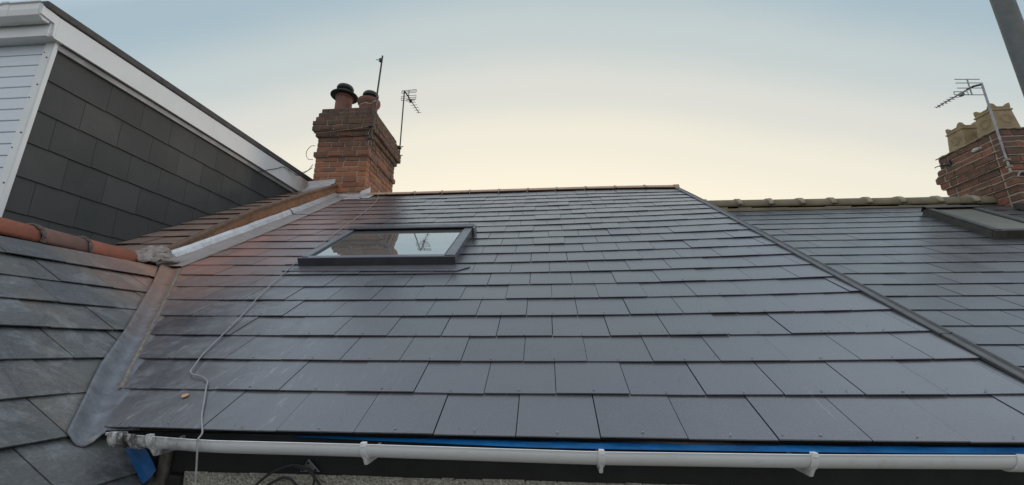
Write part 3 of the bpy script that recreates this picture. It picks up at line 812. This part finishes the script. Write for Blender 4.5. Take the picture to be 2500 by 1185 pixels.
# front: cladding boards
mb = MB(); zb = 2.834; k = 0
while zb > .95:
    h = .104
    mb.prism([(-8.2, DY+.02, zb-h), (-8.2, DY-.002, zb-h+.004), (-8.2, DY-.002, zb-.008), (-8.2, DY+.010, zb-.001), (-8.2, DY+.02, zb)][::-1], (8.2+DX-.028, 0, 0))
    zb -= h
mb.build('cladding', M['cladding'], dorm, label='pale blue-white horizontal cladding boards')
mb = MB()
mb.box((DX-.075, DY-.018, .95), (DX-.001, DY-.004, 2.835)); mb.box((DX+.001, DY-.018, .95), (DX+.014, DY+.014, 2.835))
mb.build('corner_trim', M['white'], dorm, bevel=.004)
for xx_, zz, rs_ in [(-.02, q, .007) for q in (1.55, 1.98, 2.42, 2.68)]+[(-.055, q+.1, .005) for q in (1.3, 1.75, 2.2, 2.63)]:
    mb = MB(); mb.tube([(DX+xx_, DY-.0175, zz), (DX+xx_, DY-.022, zz)], rs_, 8); mb.build('screw', M['steel'], dorm)
# front soffit, fascia and box gutter
mb = MB(); mb.box((-8.25, DY-.085, 2.832), (DX+.034, DY+.02, 2.850)); mb.build('soffit', M['white'], dorm, bevel=.002)
mb = MB(); mb.box((-8.25, DY-.100, 2.825), (DX+.034, DY-.084, 3.05)); mb.build('front_fascia', M['white'], dorm, bevel=.003)
mb = MB()
gp = [(.958, 3.06), (.958, 2.985), (.945, 2.935), (.905, 2.93), (.872, 2.955), (.862, 3.00), (.862, 3.058), (.850, 3.064), (.850, 3.072), (.870, 3.072)]
mb.grid([[(x, y, z) for y, z in gp] for x in (-8.25, -6, DX+.035)]); 
mb.quad(*[(DX+.036, y, z) for y, z in gp[:7]])
mb2 = MB(); mb2.box((DX-.01, .9585, 2.846), (DX+.0375, 1.02, 3.03)); mb2.build('fascia_joint', M['white'], dorm)
gd = mb.build('dormer_gutter', M['white'], dorm, solid=.003, label='white square gutter along the dormer front')
for x in (-4.27, -5.1, -5.9):
    mb = MB(); mb.grid([[(xx, .91+(y-.91)*1.06, z-.003 if z < 3.0 else z+.004) for y, z in gp[1:]] for xx in (x-.03, x+.03)])
    mb.build('gutter_clip', M['white'], dorm, solid=.003)

# ================================================================== RIGHT HOUSE
rh = thing('slate_roofed_house', (5, 2.6, GZ), 'right neighbour house with older greener slates and mossy ridge tiles', 'house')
rng = random.Random(31)
mb = MB(); e2 = [.168, .368, .568, .768, .971, 1.180, 1.39, 1.60, 1.824, 2.056, 2.285, 2.519, 2.76, 2.998, 3.235, 3.475, 3.706, 3.956, 4.218, 4.44]
slates(mb, right_roof, e2, .33, 1.95, 7.6, [tuple(line_clip((2.03, 0), (2.17, 4.5)))], rng, phase=.1, gap=.004, lb=.0075, th=.004, jit=.0009)
mb.build('slates', M['neighbour_slate'], rh, label='older grey-green slates in thin courses')
mb = MB(); sheet(mb, right_roof, [2.10, 7.6], lin(-.05, 4.45, 8), -.012); mb.build('shade_underlay', M['dark_underlay'], rh)
mb = MB(); mb.hexa([(2.2, 3.92, 2.10), (10, 3.92, 2.10), (10, 8.5, -.5), (2.2, 8.5, -.5), (2.2, 3.92, 2.16), (10, 3.92, 2.16), (10, 8.5, -.44), (2.2, 8.5, -.44)])
mb.build('rear_roof_slope', M['neighbour_slate'], rh)
mb = MB(); mb.box((2.35, .1, GZ), (7.6, 8, -.35)); mb.build('house_walls', M['wall'], rh)
def r2tile(x0, x1):
    mb = MB(); rows = []; zc = 2.178-.0105*(x0-2.6)
    for x in (x0, x1):
        rows.append([(x, 3.84-.115*math.cos(a)*1.0, zc+.100*math.sin(a)) for a in lin(R(-15), R(195), 15)])
    mb.grid(rows); mb.build('ridge_tile', M['ridge_moss'], rh, smooth=True, solid=-.016)
    mb = MB(); rows = []; rg = random.Random(int(x0*97))
    for x, k in ((x0-.035, 1.0), (x0-.022, 1.16), (x0+.022, 1.18), (x0+.04, 1.0)):
        rows.append([(x+rg.uniform(-.004, .004), 3.84-(.115*k)*math.cos(a), zc+.100*k*math.sin(a)+rg.uniform(-.002, .002)) for a in lin(R(0), R(180), 15)])
    mb.grid(rows); mb.build('ridge_collar', M['ridge_joint'], rh, smooth=True, solid=-.012)
x = 2.23
for nx in (2.656, 3.047, 3.434, 3.815, 4.243, 4.64, 5.08, 5.50, 5.92, 6.35, 6.78, 7.2):
    r2tile(x, nx-.003); x = nx
mb = MB(); rg = random.Random(6); x = 2.25
while x < 7.2:
    L_ = rg.uniform(.08, .28)
    mb.box((x, 3.70, 2.055-.0105*(x-2.6)), (x+L_, 3.80, 2.13-.0105*(x-2.6)+rg.uniform(-.01, .008)), Matrix.Rotation(R(rg.uniform(-1, 1)), 3, 'Y')); x += L_*.98
mb.build('ridge_bedding', M['ridge_moss'], rh, bevel=.008)
RW2 = rw_build(rh, right_roof, 4.16, 4.72, 2.70, 3.80, .09, (M['frame_old'], M['frame_old'], M['dusty_glass']), 'old weathered roof window with dusty glass, partly outside the view', slant=.27, hood=True, hh=.35)

# ================================================================== CHIMNEYS
def brick_stack(x0, x1, y0, y1, zb, courses, seed, mat_b, mat_m, parent, L=.25, h=.0925, j=.016, jv=1.):
    rg = random.Random(seed); B = MB(); Mo = MB(); z = zb
    for ci, pr in enumerate(courses):
        X0, X1, Y0, Y1 = x0-pr, x1+pr, y0-pr, y1+pr
        ins = .008
        Mo.box((X0+ins, Y0+ins, z-.001), (X1-ins, Y1-ins, z+h-.0008))
        D = .12
        def run(a, b, horiz, fixed, sgn):
            p = a; first = True
            off = (ci % 2)*L/2
            while p < b-.01:
                ln = L if not (first and off) else off
                if rg.random() < .16: ln = L/2
                ln *= rg.uniform(.94, 1.05)
                q = min(b, p+ln)
                if b-q < .05: q = b
                first = False
                d = rg.uniform(-.002, .008); zz0 = z+j/2+rg.uniform(-.004, .004); zz1 = z+h-j/2+rg.uniform(-.004, .004)
                e_ = j/2*rg.uniform(.5, 1.6)*jv; e2_ = j/2*rg.uniform(.5, 1.6)*jv
                lo, hi = (fixed-d, fixed+D) if sgn < 0 else (fixed-D, fixed+d)
                if horiz: a3, b3 = (p+(e_ if p > a else 0), lo, zz0), (q-(e2_ if q < b else 0), hi, zz1)
                else: a3, b3 = (lo, p+(e_ if p > a else .002), zz0), (hi, q-(e2_ if q < b else .002), zz1)
                B.box(a3, b3, Matrix.Rotation(R(rg.uniform(-.9, .9)), 3, 'X' if not horiz else 'Y'))
                p = q
        run(X0, X1, True, Y0, -1); run(X0, X1, True, Y1, 1)
        run(Y0+D+j, Y1-D-j, False, X0, -1)
        run(Y0+D+j, Y1-D-j, False, X1, 1)
        z += h
    B.build('brickwork', mat_b, parent, bevel=.006); Mo.build('mortar', mat_m, parent)
    return z
ch = thing('brick_chimney', (-3.25, 5.1, 2.3), 'tall brick chimney stack at the ridge with two capped pots and corbelled top', 'chimney', 'party wall chimneys')
zb = 2.18; h = .0925
cs = []
for i in range(24):
    zc = zb+h*(i+.5)
    if 3.47 < zc < 3.58: p = .03
    elif 3.86 < zc < 3.98: p = .035
    elif 3.98 < zc < 4.10: p = .085
    elif 4.10 < zc < 4.19: p = .055
    elif 4.19 < zc < 4.27: p = .03
    else: p = 0
    cs.append(p)
ztop = brick_stack(-3.70, -2.80, 4.52, 5.72, zb, cs, 3, M['brick'], M['mortar'], ch)
# flaunching
mb = MB(); mb.hexa([(-3.69, 4.53, ztop-.002), (-2.81, 4.53, ztop-.002), (-2.81, 5.71, ztop-.002), (-3.69, 5.71, ztop-.002), (-3.5, 4.75, ztop+.03), (-3.0, 4.75, ztop+.03), (-3.0, 5.5, ztop+.03), (-3.5, 5.5, ztop+.03)])
mb.build('flaunching', M['flaunching'], ch, bevel=.01)
# pots
PA = (-3.515, 4.86, 0)
mb = MB(); mb.lathe([(.150, ztop), (.145, ztop+.25), (.142, ztop+.40), (.155, ztop+.41), (.155, ztop+.45), (.140, ztop+.46), (.12, ztop+.46)], PA)
pot = mb.build('pot', M['pot_dark'], ch, smooth=True, label='left pot, dull reddish clay under a wide dark two-tier cowl')
mb = MB(); z = ztop+.455
mb.lathe([(.145, z), (.16, z+.008), (.235, z-.004), (.243, z+.004), (.24, z+.016), (.16, z+.04), (.115, z+.06), (.112, z+.12), (.138, z+.13), (.15, z+.15), (.150, z+.175), (.135, z+.205), (.08, z+.222), (.01, z+.228)], PA)
mb.build('cowl', M['cowl'], pot, smooth=True)
mb = MB(); P2 = (-3.035, 4.86, 0)
mb.lathe([(.155, ztop), (.155, ztop+.20), (.172, ztop+.23), (.196, ztop+.27), (.203, ztop+.30), (.198, ztop+.335), (.16, ztop+.35), (.12, ztop+.355)], P2)
pot2 = mb.build('pot', M['pot_dark'], ch, smooth=True, label='right pot, squat reddish clay with a flared rim and small dark cowl')
mb = MB(); z = ztop+.35
mb.lathe([(.10, z), (.10, z+.06), (.135, z+.07), (.143, z+.09), (.138, z+.12), (.115, z+.15), (.06, z+.17), (.01, z+.175)], (P2[0]+.02, P2[1], 0))
mb.build('cowl', M['cowl'], pot2, smooth=True)
# lead at the chimney foot
mb = MB(); rg = random.Random(14); rows = []
def cf(x, dy, zz): return (x, 4.515-dy, zz)
for u in lin(-3.27, -2.775, 12):
    wv = rg.uniform(-.004, .004); vb_ = 5.30
    b0 = main_roof(u, 5.215, .02); b1 = main_roof(u, 5.17+wv, .016)
    rows.append([(u, 4.508+wv*.5, 2.80+wv), (u, 4.500, 2.72), (b0.x, b0.y, b0.z), (b1.x, b1.y, b1.z), (main_roof(u, 5.06, .016)+Vector((0, wv, 0)))])
mb.grid(rows); mb.build('front_flashing', M['lead'], ch, smooth=True, solid=.003, label='lead apron at the chimney foot')
mb = MB(); rows = []
for v in lin(5.10, 5.52, 10):
    wv = rg.uniform(-.004, .004); p = main_roof(-2.79, v, .0)
    rows.append([(-2.787, p.y, p.z+.13+wv), (-2.783, p.y, p.z+.03), (-2.74, p.y, p.z+.02+wv), (main_roof(-2.64-.05*(v-5.1), v, .018))])
mb.grid(rows); mb.build('side_flashing', M['lead'], ch, smooth=True, solid=.003)
mb = MB(); rows = []
for x in lin(-3.78, -3.30, 12):
    wv = rg.uniform(-.005, .005); t = (x+3.78)/.48
    zt = 2.955+.03*t
    rows.append([(x, 4.510, zt+.085), (x, 4.505+wv, zt+.0+.01*t), (x, 4.44+wv, zt-.085+.05*t), (x, 4.36+.03*t, zt-.125+.07*t), (x, 4.34+.03*t, zt-.24+.07*t)])
mb.grid(rows); mb.build('back_flashing', M['lead'], ch, smooth=True, solid=.004, label='bluish lead tray where the dormer roof meets the chimney')

ch2 = thing('brick_chimney', (6.2, 3.9, 1.6), 'squat weathered brick chimney at the right edge with two buff crown pots', 'chimney', 'party wall chimneys')
cs2 = [0]*14; cs2[5] = .02; cs2[9] = .025; cs2[11] = .02
cs2[2] = .03
cs2 = [.0, .0, .0, .0, .0, .0, .03, .0, .0, .035, .055, .03, .0, .0]
zt2 = brick_stack(5.73, 6.9, 3.47, 4.31, 1.70, cs2, 8, M['brick_far'], M['dark_mortar'], ch2, L=.27, h=.0925, j=.017, jv=.45)
mb = MB(); mb.hexa([(5.72, 3.46, zt2-.002), (6.91, 3.46, zt2-.002), (6.91, 4.32, zt2-.002), (5.72, 4.32, zt2-.002), (5.84, 3.6, zt2+.06), (6.78, 3.6, zt2+.06), (6.78, 4.2, zt2+.06), (5.84, 4.2, zt2+.06)])
mb.build('flaunching', M['flaunching'], ch2, bevel=.015)
def crown_pot(cx, cy, zb_, hgt, wd, lab, rot):
    mb = MB(); ro = Matrix.Rotation(R(rot), 3, 'Z'); n = 4
    def ring(w_, z): return [Vector((cx, cy, z))+ro @ Vector((sx*w_/2, sy*w_/2, 0)) for sx, sy in ((-1,-1),(1,-1),(1,1),(-1,1))]
    prof = [(wd*1.12, 0), (wd*.98, hgt*.55), (wd*.94, hgt*.70), (wd*1.03, hgt*.72), (wd*1.03, hgt*.76), (wd*.93, hgt*.77), (wd*.93, hgt*.84)]
    b = len(mb.v)
    for w_, z in prof: mb.v += ring(w_, zb_+z)
    for i in range(len(prof)-1):
        for k in range(4): mb.f.append((b+i*4+k, b+i*4+(k+1) % 4, b+i*4+4+(k+1) % 4, b+i*4+4+k))
    mb.f.append(tuple(b+(len(prof)-1)*4+k for k in range(4)))
    # big rounded horns on the corners with a dip between them
    W = wd*.95; z0 = zb_+hgt*.84
    for k in range(4):
        rk = ro @ Matrix.Rotation(R(90*k), 3, 'Z')
        def P(a, d, z): return Vector((cx, cy, 0))+rk @ Vector((a, -W/2+d, 0))+Vector((0, 0, z))
        top_ = []
        W2 = W/2 if k % 2 == 0 else W/2-.0305
        for q in lin(-W2, W2, 17):
            t = abs(q)/(W/2); hh_ = .004 if t < .48 else .19*wd*math.sqrt(max(0., 1-((t-.97)/.49)**2))*1.15
            top_.append(P(q, .0, z0+hh_))
        poly = [P(-W2, .0, z0-.003)]+top_+[P(W2, .0, z0-.003)]
        mb.prism(poly[::-1], rk @ Vector((0, .03, 0)))
        # moulded ring on each face
        pts = [P(W*.26*math.cos(q), -.012-.02*(1-(z_ := (hgt*.40+W*.27*math.sin(q)))/hgt), zb_+z_) for q in lin(0, 2*math.pi, 25)]
        mb.tube(pts, .004, 5, caps=False)
    return mb.build('pot', M['buff'], ch2, label=lab)
crown_pot(5.925, 4.08, zt2+.0, .41, .225, 'rear buff crown pot with scalloped rim', 0)
crown_pot(5.935, 3.67, zt2+.02, .41, .235, 'front buff crown pot with scalloped rim', 0)
mb = MB(); rg = random.Random(3)
c = Vector((5.70, 3.765, 2.868)); n_ = 14
rim = [Vector((0, .060*math.cos(a)*rg.uniform(.8, 1.15), .030*math.sin(a)*rg.uniform(.8, 1.2))) for a in lin(0, 2*math.pi*(n_-1)/n_, n_)]
mb.v = [c+q+Vector((.03, 0, 0)) for q in rim]+[c+q*.8+Vector((-.012, 0, 0)) for q in rim]+[c+Vector((-.018, 0, 0))]
mb.f = [(k, n_+k, n_+(k+1) % n_, (k+1) % n_) for k in range(n_)]+[(n_+k, 2*n_, n_+(k+1) % n_) for k in range(n_)]
mb.build('mortar_patch', M['strap'], ch2)
mb = MB(); rows = []
for x in lin(5.6, 6.9, 12):
    rows.append([(x, 3.462, 2.015+rg.uniform(-.01, .01)), right_roof(x, 3.97, .02), right_roof(x, 3.85+rg.uniform(-.02, .02), .014)])
mb.grid(rows); mb.build('lead_apron', M['fascia_dark'], ch2, smooth=True, solid=.003)  # near-black colour stands in for the shadow at the chimney foot

for z_, pr_ in ((2.348, .03), (2.718, .055), (2.812, .012), (2.995, .01)):
    mb = MB(); path = [(5.73-pr_-.002+rg.uniform(-.006, .004), y_, z_+rg.uniform(-.006, .008)) for y_ in lin(4.33, 3.47-pr_, 16)]+[(x_, 3.47-pr_-.002+rg.uniform(-.004, .006), z_+rg.uniform(-.006, .008)) for x_ in lin(5.75, 6.9, 18)]
    mb.tube(path, [rg.uniform(.004, .015) for _ in path], 6); mb.build('mortar_ledge', M['flaunching'], ch2)
# bracket on the far chimney's left face
mb = MB(); c = Vector((5.72, 4.16, 2.84))
mb.tube([c, c+Vector((-.13, 0, -.01))], .012, 8); mb.box((5.70, 4.13, 2.80), (5.722, 4.20, 2.90)); mb.tube([c+Vector((-.10, 0, .035)), c+Vector((-.10, 0, -.05))], .014, 8)
mb.tube([c+Vector((-.13, -.02, -.01)), c+Vector((-.15, .03, -.01)), c+Vector((-.17, .03, -.025))], .006, 6)
tag(mb.build('wall_bracket', M['steel']), 'rusty steel bracket sticking out left of the right-hand chimney', 'bracket')
# ring fixing on the corner of the far chimney
mb = MB(); pts = [Vector((5.80+.05*math.cos(a), 3.45, 2.36+.05*math.sin(a))) for a in lin(0, 2*math.pi, 20)]
mb.tube(pts, .012, 6); mb.tube([(5.86, 3.46, 2.30), (5.88, 3.44, 2.40)], .014, 6)
tag(mb.build('pole_clamp', M['bright_steel']), 'round pale metal clamp fixed low on the right-hand chimney corner', 'clamp')

# ================================================================== AERIALS AND POLES
po = thing('bare_aerial_pole', (-2.73, 4.40, 3.62), 'bare dark pole strapped to the corner of the tall chimney beside its right pot', 'aerial pole')
mb = MB(); mb.tube([(-2.728, 4.41, 3.62), (-2.66, 4.41, 5.33)], .0145, 10); mb.build('pole', M['steel'], po, smooth=True)
mb = MB(); mb.box((-2.705, 4.385, 5.21), (-2.67, 4.43, 5.27)); mb.tube([(-2.77, 4.40, 5.25), (-2.67, 4.40, 5.25)], .005, 6); mb.tube([(-2.73, 4.40, 5.22), (-2.67, 4.40, 5.23)], .004, 6)
mb.build('clamp', M['steel'], po)
for z_ in (3.72, 3.95):
    mb = MB(); mb.box((-2.78, 4.385, z_), (-2.69, 4.435, z_+.035)); mb.build('wall_plate', M['steel'], po)
mb = MB(); mb.tube([(-3.19, 4.82, ztop+.20), (-3.13, 4.73, ztop+.20), (-3.03, 4.695, ztop+.205), (-2.93, 4.73, ztop+.20), (-2.735, 4.40, ztop+.02), (-2.70, 4.39, ztop+.02), (-2.68, 4.42, ztop+.02), (-2.87, 4.80, ztop+.20)], .008, 6)
tag(mb.build('strap', M['strap']), 'pale strap tied round the right pot of the tall chimney and the bare pole', 'strap')

def yagi(root, top, az, L, mat, nd, hl0, rods, frames):
    T = Vector(top); f = Vector((math.sin(az), math.cos(az), 0)); s_ = Vector((math.cos(az), -math.sin(az), 0)); U = Vector((0, 0, 1))
    b = MB(); b.tube([T-f*.06, T+f*L], .009, 8); b.build('boom', mat, root)
    for i in range(nd):
        c = T+f*(.16+(L-.17)*i/(nd-1)); hl = hl0-.004*i
        b = MB(); b.tube([c-s_*hl, c+s_*hl], .0045, 6); b.build('element', mat, root)
    b = MB(); c = T+f*.07
    b.tube([c-s_*.09+U*.022, c+s_*.09+U*.022, c+s_*.09-U*.022, c-s_*.09-U*.022, c-s_*.09+U*.022], .005, 6)
    b.lathe([(.026, -.02), (.032, 0), (.026, .022), (.01, .03)], c-U*.02, 12)
    b.build('dipole', mat, root)
    b = MB(); c = T-f*.04; zs = [q for q in rods]
    b.tube([c+U*zs[-1], c+U*zs[0]], .008, 6)
    for h_ in zs: b.tube([c+U*h_-s_*.16, c+U*h_+s_*.16], .005, 6)
    for lo, hi in frames:
        for sg in (-1, 1): b.tube([c+U*lo+s_*sg*.16, c+U*hi+s_*sg*.16], .004, 6)
    b.build('reflector', mat, root)
ae = thing('television_aerial', (-2.74, 5.78, 4.0), 'dark television aerial on a thin mast behind the tall brick chimney', 'aerial', 'television aerials')
mb = MB(); mb.tube([(-2.745, 5.78, 4.02), (-2.745, 5.78, 5.57)], .013, 10); mb.build('mast', M['steel'], ae, smooth=True)
for z_ in (4.06, 4.25):
    mb = MB(); mb.box((-2.83, 5.72, z_), (-2.72, 5.80, z_+.045)); mb.tube([(-2.80, 5.74, z_+.02), (-2.66, 5.74, z_+.03)], .008, 6)
    mb.build('mast_bracket', M['steel'], ae)
yagi(ae, (-2.665, 5.88, 5.475), R(4), .56, M['steel'], 5, .075, (.165, .135, .10, .03, -.02, -.07), ((.10, .165), (-.07, .03)))
mb = MB(); mb.tube([(-2.745, 5.76, 5.57), (-2.70, 5.80, 5.52), (-2.665, 5.88, 5.475)], .014, 8); mb.build('mast_clamp', M['steel'], ae)

ar = thing('television_aerial', (5.66, 3.44, 2.4), 'pale galvanised television aerial on a leaning-looking mast strapped to the right-hand chimney', 'aerial', 'television aerials')
mb = MB(); mb.tube([(5.665, 3.435, 2.40), (5.665, 3.435, 3.63)], .0115, 10); mb.build('mast', M['bright_steel'], ar, smooth=True)
yagi(ar, (5.60, 3.56, 3.62), R(-4), .40, M['bright_steel'], 6, .06, (.13, .075, .0, -.10), ())
mb = MB(); mb.tube([(5.665, 3.435, 3.61), (5.63, 3.50, 3.63), (5.60, 3.56, 3.62)], .014, 8); mb.build('mast_clamp', M['steel'], ar)
for z_ in (2.46, 2.55):
    mb = MB(); mb.box((5.645, 3.412, z_), (5.69, 3.46, z_+.03)); mb.build('mast_bracket', M['flaunching'], ar, bevel=.004)

sp_ = thing('scaffold_pole', (1.79, -.235, GZ), 'thick grey scaffold tube crossing the upper right corner of the view', 'scaffold pole')
mb = MB(); mb.tube([(1.80, -.235, GZ), (1.80, -.235, 3.6)], .0285, 24); mb.build('tube', M['pole'], sp_, smooth=True)
mb = MB(); mb.lathe([(.11, GZ), (.11, GZ+.008), (.05, GZ+.01), (.04, GZ+.06)], (1.79, -.235, 0), 20); mb.build('base_plate', M['pole'], sp_)

# ================================================================== CABLES AND SMALL THINGS
def on(u, v, n=.019): return main_roof(u, v, n)
pts = [(-2.80, 4.50, 3.60), (-2.765, 4.62, 3.52), (-2.765, 4.95, 3.32), (-2.763, 5.08, 3.20), (-2.755, 4.98, 3.00), (-2.74, 4.80, 2.93), on(-2.45, 5.02, .03), on(-2.30, 4.2), on(-2.17, 3.10), on(-2.09, 2.55), on(-2.045, 2.15),
       on(-1.97, 1.80), on(-1.915, 1.54), on(-1.84, 1.26), on(-1.772, 1.05), on(-1.69, .76), on(-1.633, .545), on(-1.598, .455), on(-1.578, .41), on(-1.56, .37), on(-1.525, .345), on(-1.485, .335), on(-1.447, .318), on(-1.41, .29), on(-1.375, .24), on(-1.31, .15), on(-1.245, .06),
       on(-1.19, -.004, .016), (-1.15, -.06, .005), (-1.115, -.115, .000), (-1.112, -.122, -.010), (-1.105, -.121, -.05), (-1.10, -.115, -.12), (-1.095, -.11, -.22), (-1.10, -.10, -.5)]
mb = MB(); mb.tube(smooth_path(pts, 6), .0030, 8)
tag(mb.build('long_cable', M['cable'], smooth=True), 'long grey cable running from the chimney down the new slates and over the gutter', 'cable')
mb = MB(); q = [(-3.745, 4.44, 3.885), (-3.4, 4.425, 3.895), (-3.05, 4.425, 3.93), (-2.80, 4.425, 3.965), (-2.745, 4.46, 3.97), (-2.735, 5.0, 3.96), (-2.735, 5.60, 3.98)]
mb.tube(q, .0045, 6); 
tag(mb.build('cord', M['cable_tan']), 'thin tan cord wrapped round the upper part of the tall chimney', 'cord')
mb = MB(); c = Vector((-2.79, 4.47, 3.66))
for a in (80, 150, 215, 300, 350):
    mb.tube([c, c+Vector((.055*math.cos(R(a)), -.01, .075*math.sin(R(a))))], .005, 5)
mb.tube([(-2.76, 4.45, 3.98), (-2.80, 4.46, 3.85), (-2.765, 4.47, 3.78), c], .005, 5)
tag(mb.build('cable_knot', M['cable_tan']), 'star-shaped knot of pale cable ends on the front corner of the tall chimney', 'cable knot')
mb = MB(); mb.tube(smooth_path([(-3.72, 4.49, 3.68), (-3.78, 4.47, 3.66), (-3.83, 4.46, 3.58), (-3.835, 4.46, 3.50), (-3.79, 4.46, 3.42), (-3.72, 4.48, 3.42)], 6), .0045, 6)
tag(mb.build('cable_loop', M['cable_black'], smooth=True), 'small loop of thin cable bulging from the left side of the tall chimney', 'cable')
mb = MB()
mb.tube(smooth_path([(-3.72, 4.50, 3.34), (-3.76, 4.46, 3.22), (-3.84, 4.42, 3.16), (-3.90, 4.34, 3.10), (-3.935, 4.1, 3.11), (-3.935, 3.95, 3.02), (-3.94, 3.75, 2.90), (-3.97, 3.6, 2.80)], 6), .005, 6)
mb.tube(smooth_path([(-3.72, 4.50, 3.28), (-3.80, 4.44, 3.17), (-3.88, 4.38, 3.09), (-3.93, 4.20, 3.12)], 6), .005, 6)
tag(mb.build('dormer_cable', M['cable_black'], smooth=True), 'pair of thin dark cables drooping from chimney over the white dormer fascia', 'cable')
mb = MB()
for pts in ([(-.985, -.02, -.21), (-.955, -.005, -.178), (-.905, 0, -.136), (-.845, .0, -.112), (-.80, .0, -.108), (-.77, .0, -.115), (-.745, .0, -.135), (-.715, .0, -.165), (-.69, 0, -.20)],
            [(-.945, -.01, -.21), (-.914, 0, -.178), (-.863, .0, -.152), (-.835, .0, -.150), (-.814, .0, -.160), (-.79, .0, -.185), (-.785, 0, -.21)],
            [(-.83, .0, -.106), (-.79, .005, -.118), (-.755, .005, -.122), (-.735, .0, -.15), (-.74, 0, -.2)]):
    mb.tube(smooth_path(pts, 6), .0045, 8)
tag(mb.build('black_cable', M['cable_black'], smooth=True), 'looped black cables hanging against the roughcast wall under the gutter', 'cable')
mb = MB(); mb.prism([(-.806, .024, -.134), (-.729, .024, -.133), (-.776, .020, -.090)], (0, .004, 0))
br = thing('triangular_bracket', (-.77, .03, -.134), 'small grey triangular steel bracket under the gutter above the black cables', 'bracket')
mb.build('plate', M['bright_steel'], br, bevel=.001)
for x, z in ((-.776, -.103), (-.793, -.127), (-.745, -.127)):
    mb = MB(); mb.tube([(x, .0215, z), (x, .0175, z)], .0045, 8); mb.build('screw', M['fascia_dark'], br)
# scrap of blue membrane by the valley
mb = MB()
mb.grid([[(-1.505, .010, -.055), (-1.490, -.015, -.045), (-1.455, -.022, -.046), (-1.425, .00, -.056)],
         [(-1.480, .005, -.085), (-1.462, -.024, -.072), (-1.428, -.028, -.074), (-1.400, -.00, -.080)],
         [(-1.445, -.000, -.118), (-1.428, -.032, -.104), (-1.394, -.036, -.104), (-1.368, -.005, -.110)],
         [(-1.415, -.005, -.146), (-1.398, -.030, -.138), (-1.366, -.034, -.134), (-1.346, -.010, -.132)],
         [(-1.385, -.015, -.166), (-1.380, -.026, -.168), (-1.366, -.030, -.172), (-1.352, -.020, -.156)]])
tag(mb.build('membrane_scrap', M['blue_dark'], solid=.002), 'crumpled blue membrane scrap hanging below the left end of the gutter', 'membrane')
# dry leaf
mb = MB(); c = main_roof(-1.44, .20, .0115); pts = [c+Vector((.012*math.cos(a)*1.2, .009*math.sin(a)*1.4*(1-.35*abs(math.cos(a))), .0006+.0073*math.sin(a)+.0010*math.cos(2*a))) for a in lin(0, 2*math.pi*11/12, 12)]
mb.quad(*pts); tag(mb.build('dry_leaf', M['leaf'], solid=.0008), 'tiny curled orange-brown leaf lying on the lowest slates near the valley', 'leaf')
